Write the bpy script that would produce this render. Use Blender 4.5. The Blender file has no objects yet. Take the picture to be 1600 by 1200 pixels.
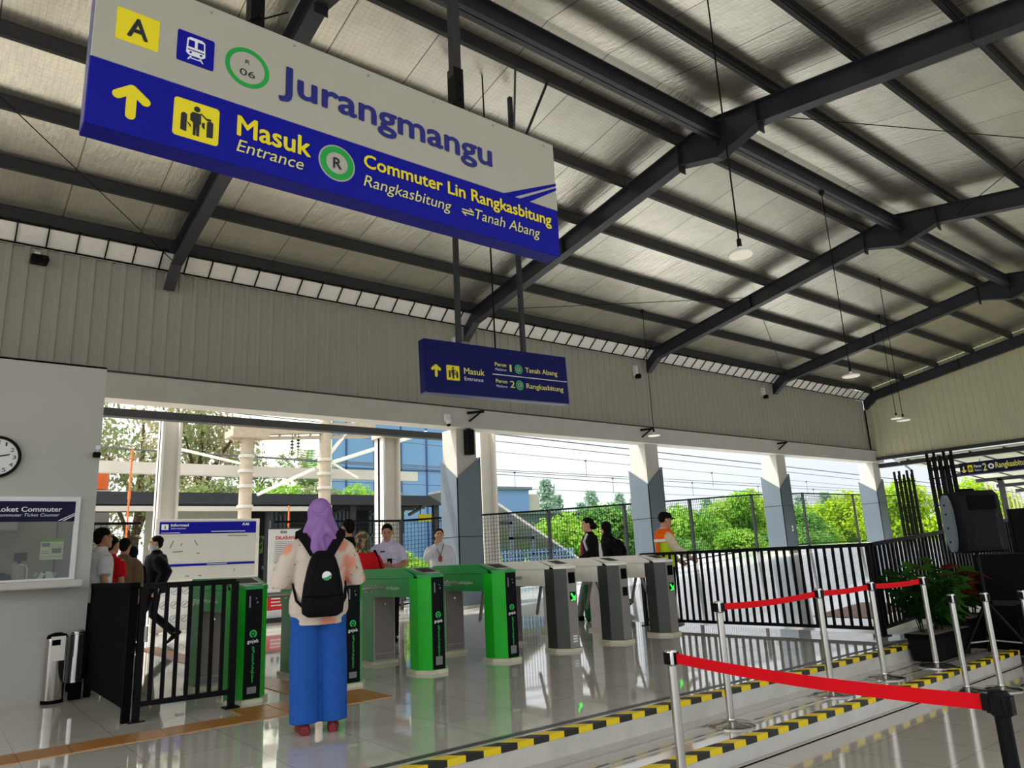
import bpy, bmesh, math, random
from mathutils import Vector, Matrix, Quaternion
random.seed(7)
C = bpy.context.scene.collection
SC = bpy.context.scene
PI = math.pi

# ------------------------------------------------------------------ camera
CAM_H = 1.13
def make_camera():
    p, y, r = math.radians(13.35), math.radians(38.70), math.radians(-2.83)
    cy, sy, cp, sp = math.cos(y), math.sin(y), math.cos(p), math.sin(p)
    f = Vector((sy*cp, cy*cp, sp)); r0 = Vector((cy, -sy, 0)); u0 = r0.cross(f)
    R = math.cos(r)*r0 + math.sin(r)*u0
    U = -math.sin(r)*r0 + math.cos(r)*u0
    cd = bpy.data.cameras.new('camera'); co = bpy.data.objects.new('camera', cd); C.objects.link(co)
    m = Matrix((R, U, -f)).transposed().to_4x4(); m.translation = Vector((0, 0, CAM_H))
    co.matrix_world = m
    cd.sensor_fit = 'HORIZONTAL'; cd.sensor_width = 36; cd.lens = 1134/1600*36
    cd.clip_start = .05; cd.clip_end = 600
    SC.camera = co
make_camera()

# ------------------------------------------------------------------ sky, sun, exposure
W = bpy.data.worlds.new('sky'); SC.world = W; W.use_nodes = True
nt = W.node_tree; nt.nodes.clear()
out = nt.nodes.new('ShaderNodeOutputWorld'); bg = nt.nodes.new('ShaderNodeBackground')
tc = nt.nodes.new('ShaderNodeTexCoord')
dot = nt.nodes.new('ShaderNodeVectorMath'); dot.operation = 'DOT_PRODUCT'
sd = Vector((-.45, .30, .84)).normalized(); dot.inputs[1].default_value = sd
ramp = nt.nodes.new('ShaderNodeValToRGB')
mr = nt.nodes.new('ShaderNodeMapRange'); mr.inputs[1].default_value = -1; mr.inputs[2].default_value = 1
e = ramp.color_ramp.elements
e[0].position = 0.0; e[0].color = (.42, .46, .50, 1)
e[1].position = .97; e[1].color = (2.9, 2.85, 2.75, 1)
k = e.new(.42); k.color = (.62, .66, .69, 1)
k = e.new(.62); k.color = (.86, .91, .94, 1)
k = e.new(.80); k.color = (1.5, 1.52, 1.52, 1)
noi = nt.nodes.new('ShaderNodeTexNoise'); noi.inputs['Scale'].default_value = 2.2; noi.inputs['Detail'].default_value = 5
mixc = nt.nodes.new('ShaderNodeMix'); mixc.data_type = 'RGBA'; mixc.blend_type = 'MULTIPLY'; mixc.inputs[0].default_value = .10
nt.links.new(tc.outputs['Generated'], dot.inputs[0]); nt.links.new(dot.outputs['Value'], mr.inputs[0])
nt.links.new(mr.outputs[0], ramp.inputs[0]); nt.links.new(tc.outputs['Generated'], noi.inputs['Vector'])
nt.links.new(ramp.outputs[0], mixc.inputs[6]); nt.links.new(noi.outputs['Color'], mixc.inputs[7])
nt.links.new(mixc.outputs[2], bg.inputs[0]); nt.links.new(bg.outputs[0], out.inputs[0])
bg.inputs[1].default_value = 1.0
sun = bpy.data.lights.new('sun', 'SUN'); sun.energy = 3.0; sun.angle = math.radians(3); sun.color = (1, .96, .88)
so = bpy.data.objects.new('sun', sun); C.objects.link(so)
so.rotation_euler = Vector((.42, -.28, -.86)).to_track_quat('-Z', 'Y').to_euler(); so.location = (-20, 20, 40)
SC.view_settings.view_transform = 'Standard'; SC.view_settings.look = 'None'
SC.view_settings.gamma = 1.0; SC.view_settings.use_curve_mapping = False
SC.view_settings.exposure = 0.62
SC.cycles.diffuse_bounces = 5; SC.cycles.glossy_bounces = 5; SC.cycles.transparent_max_bounces = 12

# ------------------------------------------------------------------ materials
def lin(c):
    return tuple(((v/255)/12.92 if v/255 <= .04045 else ((v/255+.055)/1.055)**2.4) for v in c)
MATS = {}
def mat(name, rgb, rough=.5, metal=0.0, var=.08, scale=6.0, bump=0.0, coat=0.0, emit=0.0, trans=0.0, spec=.5):
    if name in MATS: return MATS[name]
    m = bpy.data.materials.new(name); m.use_nodes = True; t = m.node_tree
    b = t.nodes['Principled BSDF']; col = lin(rgb)
    b.inputs['Roughness'].default_value = rough; b.inputs['Metallic'].default_value = metal
    b.inputs['Coat Weight'].default_value = coat; b.inputs['Specular IOR Level'].default_value = spec
    if trans: b.inputs['Transmission Weight'].default_value = trans
    c = t.nodes.new('ShaderNodeTexCoord'); n = t.nodes.new('ShaderNodeTexNoise')
    n.inputs['Scale'].default_value = scale; n.inputs['Detail'].default_value = 3
    r = t.nodes.new('ShaderNodeValToRGB')
    r.color_ramp.elements[0].position = .3; r.color_ramp.elements[1].position = .7
    r.color_ramp.elements[0].color = tuple(v*(1-var) for v in col)+(1,)
    r.color_ramp.elements[1].color = tuple(min(1, v*(1+var)) for v in col)+(1,)
    t.links.new(c.outputs['Object'], n.inputs['Vector']); t.links.new(n.outputs['Fac'], r.inputs[0])
    t.links.new(r.outputs[0], b.inputs['Base Color'])
    if bump:
        bp = t.nodes.new('ShaderNodeBump'); bp.inputs['Strength'].default_value = bump; bp.inputs['Distance'].default_value = .01
        t.links.new(n.outputs['Fac'], bp.inputs['Height']); t.links.new(bp.outputs[0], b.inputs['Normal'])
    if emit:
        b.inputs['Emission Color'].default_value = col+(1,); b.inputs['Emission Strength'].default_value = emit
    MATS[name] = m
    return m

def tile_mat(name, rgb, tile=(.6, .6), rough=.07, joint=.8, offset=(0, 0)):
    m = mat(name, rgb, rough, var=.05, scale=1.3, spec=.85, coat=.35); t = m.node_tree; b = t.nodes['Principled BSDF']
    ramp = [n for n in t.nodes if n.type == 'VALTORGB'][0]
    c = t.nodes.new('ShaderNodeTexCoord'); mp = t.nodes.new('ShaderNodeMapping')
    mp.inputs['Location'].default_value = (offset[0], offset[1], 0)
    br = t.nodes.new('ShaderNodeTexBrick'); br.offset = 0
    br.inputs['Color1'].default_value = (1, 1, 1, 1); br.inputs['Color2'].default_value = (.93, .93, .93, 1)
    br.inputs['Mortar'].default_value = (joint*.5,)*3+(1,)
    br.inputs['Scale'].default_value = 1; br.inputs['Mortar Size'].default_value = .0022
    br.inputs['Brick Width'].default_value = tile[0]; br.inputs['Row Height'].default_value = tile[1]
    mx = t.nodes.new('ShaderNodeMix'); mx.data_type = 'RGBA'; mx.blend_type = 'MULTIPLY'; mx.inputs[0].default_value = 1
    t.links.new(c.outputs['Object'], mp.inputs[0]); t.links.new(mp.outputs[0], br.inputs['Vector'])
    t.links.new(ramp.outputs[0], mx.inputs[6]); t.links.new(br.outputs['Color'], mx.inputs[7])
    t.links.new(mx.outputs[2], b.inputs['Base Color'])
    # slight waviness of polished tiles
    n = t.nodes.new('ShaderNodeTexNoise'); n.inputs['Scale'].default_value = 1.6; n.inputs['Detail'].default_value = 1
    bp = t.nodes.new('ShaderNodeBump'); bp.inputs['Strength'].default_value = .06; bp.inputs['Distance'].default_value = .02
    t.links.new(c.outputs['Object'], n.inputs['Vector']); t.links.new(n.outputs['Fac'], bp.inputs['Height'])
    t.links.new(bp.outputs[0], b.inputs['Normal'])
    return m

def stripe_mat(name, rgb_a, rgb_b, axis, period, duty=.5, rough=.5, slant=0.0, other=1):
    m = bpy.data.materials.new(name); m.use_nodes = True; t = m.node_tree; b = t.nodes['Principled BSDF']
    b.inputs['Roughness'].default_value = rough
    c = t.nodes.new('ShaderNodeTexCoord'); s = t.nodes.new('ShaderNodeSeparateXYZ')
    t.links.new(c.outputs['Object'], s.inputs[0])
    ad = t.nodes.new('ShaderNodeMath'); ad.operation = 'MULTIPLY_ADD'; ad.inputs[1].default_value = slant
    t.links.new(s.outputs[other], ad.inputs[0]); t.links.new(s.outputs[axis], ad.inputs[2])
    d = t.nodes.new('ShaderNodeMath'); d.operation = 'DIVIDE'; d.inputs[1].default_value = period
    fr = t.nodes.new('ShaderNodeMath'); fr.operation = 'FRACT'
    gt = t.nodes.new('ShaderNodeMath'); gt.operation = 'GREATER_THAN'; gt.inputs[1].default_value = duty
    t.links.new(ad.outputs[0], d.inputs[0]); t.links.new(d.outputs[0], fr.inputs[0]); t.links.new(fr.outputs[0], gt.inputs[0])
    mx = t.nodes.new('ShaderNodeMix'); mx.data_type = 'RGBA'
    mx.inputs[6].default_value = lin(rgb_a)+(1,); mx.inputs[7].default_value = lin(rgb_b)+(1,)
    t.links.new(gt.outputs[0], mx.inputs[0]); t.links.new(mx.outputs[2], b.inputs['Base Color'])
    MATS[name] = m
    return m

def foil_mat():
    m = mat('foil', (226, 221, 206), .27, .88, var=.06, scale=3); t = m.node_tree; b = t.nodes['Principled BSDF']
    c = t.nodes.new('ShaderNodeTexCoord'); mp = t.nodes.new('ShaderNodeMapping'); mp.inputs['Scale'].default_value = (7, 1.3, 1)
    n = t.nodes.new('ShaderNodeTexNoise'); n.inputs['Scale'].default_value = 2.0; n.inputs['Detail'].default_value = 6; n.inputs['Roughness'].default_value = .65
    t.links.new(c.outputs['Object'], mp.inputs[0]); t.links.new(mp.outputs[0], n.inputs['Vector'])
    br = t.nodes.new('ShaderNodeTexBrick'); br.offset = 0     # wire netting under the foil
    br.inputs['Scale'].default_value = 1; br.inputs['Brick Width'].default_value = .075; br.inputs['Row Height'].default_value = .075; br.inputs['Mortar Size'].default_value = .0025
    br.inputs['Color1'].default_value = (1, 1, 1, 1); br.inputs['Color2'].default_value = (1, 1, 1, 1); br.inputs['Mortar'].default_value = (.72, .72, .72, 1)
    b2 = t.nodes.new('ShaderNodeTexBrick'); b2.offset = 0     # seams between foil sheets
    b2.inputs['Scale'].default_value = 1; b2.inputs['Brick Width'].default_value = 1.22; b2.inputs['Row Height'].default_value = 50; b2.inputs['Mortar Size'].default_value = .009
    b2.inputs['Color1'].default_value = (1, 1, 1, 1); b2.inputs['Color2'].default_value = (.88, .88, .88, 1); b2.inputs['Mortar'].default_value = (.3, .3, .3, 1)
    m1 = t.nodes.new('ShaderNodeMix'); m1.data_type = 'RGBA'; m1.blend_type = 'MULTIPLY'; m1.inputs[0].default_value = 1
    m2 = t.nodes.new('ShaderNodeMix'); m2.data_type = 'RGBA'; m2.blend_type = 'MULTIPLY'; m2.inputs[0].default_value = 1
    ramp = [x for x in t.nodes if x.type == 'VALTORGB'][0]
    t.links.new(c.outputs['Object'], br.inputs['Vector']); t.links.new(c.outputs['Object'], b2.inputs['Vector'])
    t.links.new(ramp.outputs[0], m1.inputs[6]); t.links.new(br.outputs['Color'], m1.inputs[7])
    t.links.new(m1.outputs[2], m2.inputs[6]); t.links.new(b2.outputs['Color'], m2.inputs[7])
    t.links.new(m2.outputs[2], b.inputs['Base Color'])
    bp = t.nodes.new('ShaderNodeBump'); bp.inputs['Strength'].default_value = .45; bp.inputs['Distance'].default_value = .02
    t.links.new(n.outputs['Fac'], bp.inputs['Height']); t.links.new(bp.outputs[0], b.inputs['Normal'])
    return m

def leaf_mat(name, rgb, rgb2, transl=.35):
    m = bpy.data.materials.new(name); m.use_nodes = True; t = m.node_tree; t.nodes.clear()
    o = t.nodes.new('ShaderNodeOutputMaterial'); d = t.nodes.new('ShaderNodeBsdfDiffuse'); tr = t.nodes.new('ShaderNodeBsdfTranslucent')
    mx = t.nodes.new('ShaderNodeMixShader'); mx.inputs[0].default_value = transl
    c = t.nodes.new('ShaderNodeTexCoord'); n = t.nodes.new('ShaderNodeTexNoise'); n.inputs['Scale'].default_value = .9; n.inputs['Detail'].default_value = 4
    r = t.nodes.new('ShaderNodeValToRGB'); r.color_ramp.elements[0].position = .35; r.color_ramp.elements[1].position = .65
    r.color_ramp.elements[0].color = lin(rgb)+(1,); r.color_ramp.elements[1].color = lin(rgb2)+(1,)
    t.links.new(c.outputs['Object'], n.inputs['Vector']); t.links.new(n.outputs['Fac'], r.inputs[0])
    t.links.new(r.outputs[0], d.inputs[0]); t.links.new(r.outputs[0], tr.inputs[0])
    t.links.new(d.outputs[0], mx.inputs[1]); t.links.new(tr.outputs[0], mx.inputs[2]); t.links.new(mx.outputs[0], o.inputs[0])
    MATS[name] = m
    return m

def floral_mat():
    m = mat('floral_cloth', (214, 200, 186), .85, var=.05, scale=9); t = m.node_tree; b = t.nodes['Principled BSDF']
    prev = [x for x in t.nodes if x.type == 'VALTORGB'][0].outputs[0]
    c = t.nodes.new('ShaderNodeTexCoord')
    for sc, lo, hi, col in ((5.0, .42, .24, (226, 152, 124)), (15, .13, .08, (112, 106, 104)), (12, .10, .06, (176, 104, 92))):
        v = t.nodes.new('ShaderNodeTexVoronoi'); v.inputs['Scale'].default_value = sc; v.inputs['Randomness'].default_value = 1
        nn = t.nodes.new('ShaderNodeTexNoise'); nn.inputs['Scale'].default_value = 11
        va = t.nodes.new('ShaderNodeVectorMath'); va.operation = 'MULTIPLY_ADD'; va.inputs[1].default_value = (.12,)*3
        t.links.new(c.outputs['Object'], nn.inputs['Vector']); t.links.new(nn.outputs['Color'], va.inputs[0]); t.links.new(c.outputs['Object'], va.inputs[2])
        t.links.new(va.outputs[0], v.inputs['Vector'])
        r = t.nodes.new('ShaderNodeMapRange'); r.inputs[1].default_value = lo; r.inputs[2].default_value = hi
        mx = t.nodes.new('ShaderNodeMix'); mx.data_type = 'RGBA'; mx.inputs[7].default_value = lin(col)+(1,)
        t.links.new(v.outputs['Distance'], r.inputs[0]); t.links.new(r.outputs[0], mx.inputs[0]); t.links.new(prev, mx.inputs[6]); prev = mx.outputs[2]
    t.links.new(prev, b.inputs['Base Color'])
    return m

def glass_mat():
    m = bpy.data.materials.new('pane_glass'); m.use_nodes = True; t = m.node_tree; t.nodes.clear()
    o = t.nodes.new('ShaderNodeOutputMaterial'); g = t.nodes.new('ShaderNodeBsdfGlossy'); g.inputs['Roughness'].default_value = .02
    tr = t.nodes.new('ShaderNodeBsdfTransparent'); tr.inputs[0].default_value = (.9, .94, .93, 1)
    f = t.nodes.new('ShaderNodeFresnel'); f.inputs[0].default_value = 1.5; mx = t.nodes.new('ShaderNodeMixShader')
    t.links.new(f.outputs[0], mx.inputs[0]); t.links.new(tr.outputs[0], mx.inputs[1]); t.links.new(g.outputs[0], mx.inputs[2]); t.links.new(mx.outputs[0], o.inputs[0])
    MATS['pane_glass'] = m
    return m

# ------------------------------------------------------------------ mesh building
class MB:
    def __init__(s): s.v = []; s.f = []
    def add(s, vs, fs):
        n = len(s.v); s.v += [tuple(v) for v in vs]; s.f += [tuple(i+n for i in f) for f in fs]; return s
    def box(s, x0, x1, y0, y1, z0, z1, M=None):
        vs = [Vector((x, y, z)) for z in (z0, z1) for x, y in ((x0, y0), (x1, y0), (x1, y1), (x0, y1))]
        if M: vs = [M @ v for v in vs]
        return s.add(vs, [(3, 2, 1, 0), (4, 5, 6, 7), (0, 1, 5, 4), (1, 2, 6, 5), (2, 3, 7, 6), (3, 0, 4, 7)])
    def bbox(s, x0, x1, y0, y1, z0, z1, b=.01, M=None):          # box with chamfered edges along all sides
        b = min(b, (x1-x0)/2.01, (y1-y0)/2.01, (z1-z0)/2.01)
        bm = bmesh.new(); bmesh.ops.create_cube(bm, size=1)
        for v in bm.verts: v.co = Vector(((x0+x1)/2+v.co.x*(x1-x0), (y0+y1)/2+v.co.y*(y1-y0), (z0+z1)/2+v.co.z*(z1-z0)))
        bmesh.ops.bevel(bm, geom=bm.edges[:], offset=b, segments=2, affect='EDGES', profile=.5)
        bm.verts.index_update(); vs = [v.co.copy() for v in bm.verts]; fs = [[v.index for v in f.verts] for f in bm.faces]; bm.free()
        if M: vs = [M @ v for v in vs]
        return s.add(vs, fs)
    def bar(s, p, q, w, h, up=(0, 0, 1)):                        # rectangular bar from p to q
        p, q = Vector(p), Vector(q); d = (q-p).normalized(); u = Vector(up)
        a = d.cross(u)
        if a.length < 1e-4: a = d.cross(Vector((1, 0, 0)))
        a.normalize(); b = a.cross(d).normalized()
        vs = [c+a*(w/2*sx)+b*(h/2*sz) for c in (p, q) for sx, sz in ((-1, -1), (1, -1), (1, 1), (-1, 1))]
        return s.add(vs, [(3, 2, 1, 0), (4, 5, 6, 7), (0, 1, 5, 4), (1, 2, 6, 5), (2, 3, 7, 6), (3, 0, 4, 7)])
    def loft(s, rings, caps=True):                               # rings of equal point counts
        n = len(rings[0]); vs = [p for r in rings for p in r]; fs = []
        for i in range(len(rings)-1):
            for j in range(n):
                k = (j+1) % n; fs.append((i*n+j, i*n+k, (i+1)*n+k, (i+1)*n+j))
        if caps: fs.append(tuple(range(n-1, -1, -1))); fs.append(tuple((len(rings)-1)*n+j for j in range(n)))
        return s.add(vs, fs)
    def ell(s, rs, n=16, caps=True):                             # horizontal ellipse rings (cx, cy, cz, rx, ry)
        return s.loft([[Vector((cx+rx*math.cos(2*PI*j/n), cy+ry*math.sin(2*PI*j/n), cz)) for j in range(n)] for cx, cy, cz, rx, ry in rs], caps)
    def tube(s, pts, rad, n=10, round_=True):                    # round tube along points
        pts = [Vector(p) for p in pts]
        if not isinstance(rad, (list, tuple)): rad = [rad]*len(pts)
        T = [(pts[min(i+1, len(pts)-1)]-pts[max(i-1, 0)]).normalized() for i in range(len(pts))]
        ref = Vector((0, 0, 1)) if abs(T[0].z) < .9 else Vector((1, 0, 0))
        a = T[0].cross(ref).normalized(); rings = []
        for i, p in enumerate(pts):
            a = (a-T[i]*a.dot(T[i])).normalized(); b = T[i].cross(a)
            rings.append((p, a, b, rad[i], T[i]))
        R = []
        def ring(p, a, b, r): return [p+a*(r*math.cos(2*PI*j/n))+b*(r*math.sin(2*PI*j/n)) for j in range(n)]
        if round_:
            p, a, b, r, t = rings[0]
            R += [ring(p-t*r*.95, a, b, r*.3), ring(p-t*r*.7, a, b, r*.72)]
        R += [ring(p, a, b, r) for p, a, b, r, t in rings]
        if round_:
            p, a, b, r, t = rings[-1]
            R += [ring(p+t*r*.7, a, b, r*.72), ring(p+t*r*.95, a, b, r*.3)]
        return s.loft(R)
    def cyl(s, p, q, r, r2=None, n=20): return s.tube([p, q], [r, r if r2 is None else r2], n, False)
    def sph(s, c, rx, ry=None, rz=None, n=14, m=9, M=None):
        ry = ry or rx; rz = rz or rx; c = Vector(c)
        rings = []
        for i in range(1, m):
            th = PI*i/m
            rings.append([Vector((rx*math.sin(th)*math.cos(2*PI*j/n), ry*math.sin(th)*math.sin(2*PI*j/n), -rz*math.cos(th))) for j in range(n)])
        if M: rings = [[M @ v for v in r] for r in rings]
        return s.loft([[c+v for v in r] for r in rings])
    def prism(s, pts, d):                                        # closed outline of 3D points pushed along d
        pts = [Vector(p) for p in pts]; d = Vector(d); n = len(pts)
        return s.add(pts+[p+d for p in pts], [tuple(range(n-1, -1, -1)), tuple(range(n, 2*n))]+[(j, (j+1) % n, n+(j+1) % n, n+j) for j in range(n)])
    def lathe(s, prof, c=(0, 0, 0), n=28):                       # (r, z) profile around z
        return s.ell([(c[0], c[1], c[2]+z, max(r, 1e-4), max(r, 1e-4)) for r, z in prof], n)
    def xf(s, M): s.v = [tuple(M @ Vector(v)) for v in s.v]; return s
    def build(s, name, m, parent=None, smooth=False, off=None, loc=None):
        me = bpy.data.meshes.new(name)
        o3 = Vector(off) if off is not None else Vector((0, 0, 0))
        me.from_pydata([Vector(v)-o3 for v in s.v], [], s.f); me.update()
        bm = bmesh.new(); bm.from_mesh(me); bmesh.ops.recalc_face_normals(bm, faces=bm.faces[:]); bm.to_mesh(me); bm.free()
        if smooth is not False:
            me.polygons.foreach_set('use_smooth', [True]*len(me.polygons))
            if smooth is True or smooth > 0:
                try: me.set_sharp_from_angle(angle=math.radians(38 if smooth is True else smooth))
                except Exception: pass
        me.materials.append(m if not isinstance(m, str) else MATS[m])
        o = bpy.data.objects.new(name, me); C.objects.link(o)
        if parent: o.parent = parent
        if loc is not None: o.location = loc
        return o

def tag(o, label, cat, group=None, kind=None):
    if label: o['label'] = label
    if cat: o['category'] = cat
    if group: o['group'] = group
    if kind: o['kind'] = kind
    return o
def thing(name, label, cat, loc=(0, 0, 0), rz=0, group=None):
    o = bpy.data.objects.new(name, None); C.objects.link(o); o.empty_display_size = .1
    o.location = loc; o.rotation_euler = (0, 0, rz)
    return tag(o, label, cat, group)
def struct(mb, name, m, smooth=False, off=None):
    o = mb.build(name, m, None, smooth, off, off); o['kind'] = 'structure'; return o
def single(mb, name, m, label, cat, base=(0, 0, 0), group=None, smooth=False):     # one-mesh thing, verts in world space, origin at its base
    o = mb.build(name, m, None, smooth, base, base); return tag(o, label, cat, group)
def dup(root, loc, label, rz=None):
    r = root.copy(); C.objects.link(r); r.location = loc; r['label'] = label
    if rz is not None: r.rotation_euler = (0, 0, rz)
    for ch in root.children:
        c = ch.copy(); C.objects.link(c); c.parent = r
        for g in ch.children:
            d = g.copy(); C.objects.link(d); d.parent = c
    return r

class Fr:                                                         # a flat frame for writing and marks
    def __init__(s, o, x, u): s.o = Vector(o); s.x = Vector(x).normalized(); s.u = Vector(u).normalized(); s.n = s.x.cross(s.u)
    def p(s, a, b, d=0): return s.o+s.x*a+s.u*b+s.n*d
def flat(mb, fr, pts, d0, d1): return mb.prism([fr.p(a, b, d0) for a, b in pts], fr.n*(d1-d0))
def circ(a, b, r, n=32, r2=None): return [(a+r*math.cos(2*PI*j/n), b+(r2 or r)*math.sin(2*PI*j/n)) for j in range(n)]
def capsule(p, q, r, n=8):
    p, q = Vector(p), Vector(q); t = math.atan2(q.y-p.y, q.x-p.x)
    return [(q.x+r*math.cos(t-PI/2+PI*j/n), q.y+r*math.sin(t-PI/2+PI*j/n)) for j in range(n+1)]+[(p.x+r*math.cos(t+PI/2+PI*j/n), p.y+r*math.sin(t+PI/2+PI*j/n)) for j in range(n+1)]
def rrect(x0, x1, y0, y1, r, n=5):
    o = []
    for cx, cy, t in ((x1-r, y1-r, 0), (x0+r, y1-r, 90), (x0+r, y0+r, 180), (x1-r, y0+r, 270)):
        o += [(cx+r*math.cos(math.radians(t+90*j/n)), cy+r*math.sin(math.radians(t+90*j/n))) for j in range(n+1)]
    return o
def ring_mb(mb, fr, a, b, r0, r1, d0, d1, n=40, gap=None):
    for j in range(n):
        t0, t1 = 2*PI*j/n, 2*PI*(j+1)/n
        if gap and gap[0] <= (t0+t1)/2 <= gap[1]: continue
        flat(mb, fr, [(a+r0*math.cos(t0), b+r0*math.sin(t0)), (a+r1*math.cos(t0), b+r1*math.sin(t0)), (a+r1*math.cos(t1), b+r1*math.sin(t1)), (a+r0*math.cos(t1), b+r0*math.sin(t1))], d0, d1)
def write(parent, name, body, fr, x0, x1, y0, y1, m, bold=.0, shear=0.0, depth=.004, off=None):
    """lettering fitted between x0..x1 and y0..y1 (bounds of the whole line) of a frame"""
    cu = bpy.data.curves.new('lettering', 'FONT'); cu.body = body; cu.size = 1; cu.shear = shear; cu.offset = 0; cu.extrude = 0; cu.resolution_u = 3
    o = bpy.data.objects.new('lettering', cu); C.objects.link(o); bpy.context.view_layer.update()
    me = bpy.data.meshes.new_from_object(o.evaluated_get(bpy.context.evaluated_depsgraph_get()))
    bpy.data.objects.remove(o); bpy.data.curves.remove(cu)
    xs = [v.co.x for v in me.vertices]; ys = [v.co.y for v in me.vertices]
    if not xs: return None
    a0, a1, b0, b1 = min(xs), max(xs), min(ys), max(ys); o3 = Vector(off or (0, 0, 0))
    for v in me.vertices:
        v.co = fr.p(x0+(v.co.x-a0)/(a1-a0)*(x1-x0), y0+(v.co.y-b0)/(b1-b0)*(y1-y0), depth)-o3
    if bold:                                        # heavier strokes: the outline repeated a hair to each side
        sx = bold*(x1-x0)/(a1-a0); sz = bold*(y1-y0)/(b1-b0); vs = [v.co.copy() for v in me.vertices]; fs = [tuple(p.vertices) for p in me.polygons]; V = []; F = []
        for i, (dx, dz_) in enumerate(((0, 0), (-sx, 0), (sx, 0), (0, sz), (0, -sz), (-sx*.7, sz*.7), (sx*.7, sz*.7), (-sx*.7, -sz*.7), (sx*.7, -sz*.7))):
            n = len(V); V += [v+fr.x*dx+fr.u*dz_+fr.n*(.00025*i) for v in vs]; F += [tuple(q+n for q in f) for f in fs]
        bpy.data.meshes.remove(me); me = bpy.data.meshes.new(name); me.from_pydata(V, [], F)
    me.name = name; me.materials.clear(); me.materials.append(MATS[m])
    ob = bpy.data.objects.new(name, me); C.objects.link(ob); ob.parent = parent
    return ob
def baked(mb, name, m, parent, voxel, smooth=2, off=None):       # one continuous surface from overlapping volumes
    o = mb.build(name, m, parent, True, off)
    r = o.modifiers.new('remesh', 'REMESH'); r.mode = 'VOXEL'; r.voxel_size = voxel; r.use_smooth_shade = True
    if smooth:
        q = o.modifiers.new('smooth', 'SMOOTH'); q.iterations = smooth; q.factor = .5
    bpy.context.view_layer.update()
    me = bpy.data.meshes.new_from_object(o.evaluated_get(bpy.context.evaluated_depsgraph_get()))
    o.modifiers.clear(); old = o.data; o.data = me; me.name = name; bpy.data.meshes.remove(old)
    me.polygons.foreach_set('use_smooth', [True]*len(me.polygons))
    return o
# ------------------------------------------------------------------ material set
tile_mat('floor_tile', (212, 208, 198), (.6, .6), .045, .8, (0, .09))
tile_mat('lower_tile', (188, 181, 169), (.6, .6), .1, .8, (.2, .1))
tile_mat('ramp_tile', (228, 230, 230), (.9, .9), .1, 1.4)
mat('riser', (196, 193, 186), .25)
stripe_mat('hazard_tape', (235, 205, 20), (24, 24, 24), 0, .26, .5, .45, slant=.9)
stripe_mat('tactile', (186, 128, 60), (150, 98, 44), 1, .07, .5, .35)
mat('cladding', (172, 168, 155), .5, var=.03, scale=.8)
mat('cladding_end', (190, 187, 156), .5, var=.03, scale=.8)
mat('concrete_white', (196, 192, 184), .7, var=.04, scale=2)
mat('wall_paint', (186, 184, 178), .55, var=.02, scale=2)
mat('panel_grey', (98, 110, 120), .3, .1, var=.04, scale=2)
mat('steel_dark', (40, 41, 49), .42, .1, var=.08, scale=3)
mat('purlin_dark', (44, 45, 48), .5, .2, var=.1, scale=3)
mat('black_metal', (9, 9, 12), .45, .0, var=.1, spec=.12)
mat('black_plastic', (12, 13, 16), .5, var=.1, spec=.1)
mat('black_rubber', (7, 7, 8), .75, spec=.06)
mat('grey_plastic', (112, 124, 132), .5)
mat('chrome', (186, 184, 180), .13, .95, var=.03)
mat('steel', (164, 156, 150), .34, .4, var=.05, scale=12)
mat('steel_door', (128, 116, 114), .38, .45, var=.05, scale=12)
mat('steel_light', (240, 235, 226), .4, .0, var=.04, scale=12)
mat('steel_shade', (62, 66, 60), .35, .4, var=.05, scale=12)
mat('gate_green', (12, 180, 28), .32, var=.03, spec=.3)
mat('gate_green_side', (26, 146, 66), .34, var=.04)
mat('plinth', (206, 200, 176), .6)
mat('white', (232, 232, 232), .5, var=.02)
mat('sign_white', (176, 174, 162), .45, var=.02)
mat('sign_blue', (8, 14, 150), .45, var=.03, spec=.18)
mat('sign_navy', (5, 8, 88), .45, var=.03, spec=.18)
mat('sign_side', (92, 92, 140), .4, var=.03)
mat('navy', (14, 15, 56), .5, spec=.2)
mat('yellow', (240, 222, 20), .45, var=.02)
mat('pale_yellow', (226, 222, 120), .5, var=.02); mat('notice_paper', (224, 219, 176), .6); mat('board_white', (208, 208, 202), .5, var=.02); mat('booth_fill_glow', (255, 250, 240), .5, emit=5.0)
mat('lettering_blue', (20, 26, 122), .45)
mat('lettering_black', (22, 24, 40), .5)
mat('lettering_white', (236, 238, 240), .5)
mat('lettering_green', (30, 190, 80), .45)
mat('lettering_grey', (120, 122, 122), .6)
mat('line_green', (10, 160, 62), .45)
mat('red', (214, 30, 34), .55)
mat('belt_red', (222, 8, 26), .7, var=.05, spec=.15)
mat('arrow_lamp', (40, 230, 60), .4, emit=1.2)
mat('lamp_disc', (236, 228, 210), .5, emit=.35)
foil_mat(); glass_mat(); floral_mat()
mat('far_blue', (120, 158, 204), .3, .1, var=.05, scale=.1)
mat('blue_frame', (58, 86, 130), .4)
mat('pale_wall', (188, 184, 172), .7)
mat('concrete_pole', (178, 164, 146), .8, var=.08)
mat('roof_black', (36, 38, 46), .6, var=.1)
mat('roof_grey', (120, 122, 128), .6, var=.1)
mat('ground', (96, 128, 60), .95, var=.25, scale=.4)
mat('wire', (70, 74, 80), .5)
mat('bark', (92, 74, 58), .9, var=.2)
mat('orange', (236, 110, 40), .5)
mat('clear_roof', (208, 210, 200), .5, var=.03, trans=.0)
leaf_mat('leaf_bright', (104, 158, 56), (162, 200, 84)); leaf_mat('leaf_mid', (78, 130, 66), (126, 170, 88)); leaf_mat('leaf_dark', (18, 38, 18), (36, 70, 32)); leaf_mat('leaf_shade', (36, 74, 28), (66, 116, 44))
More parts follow.
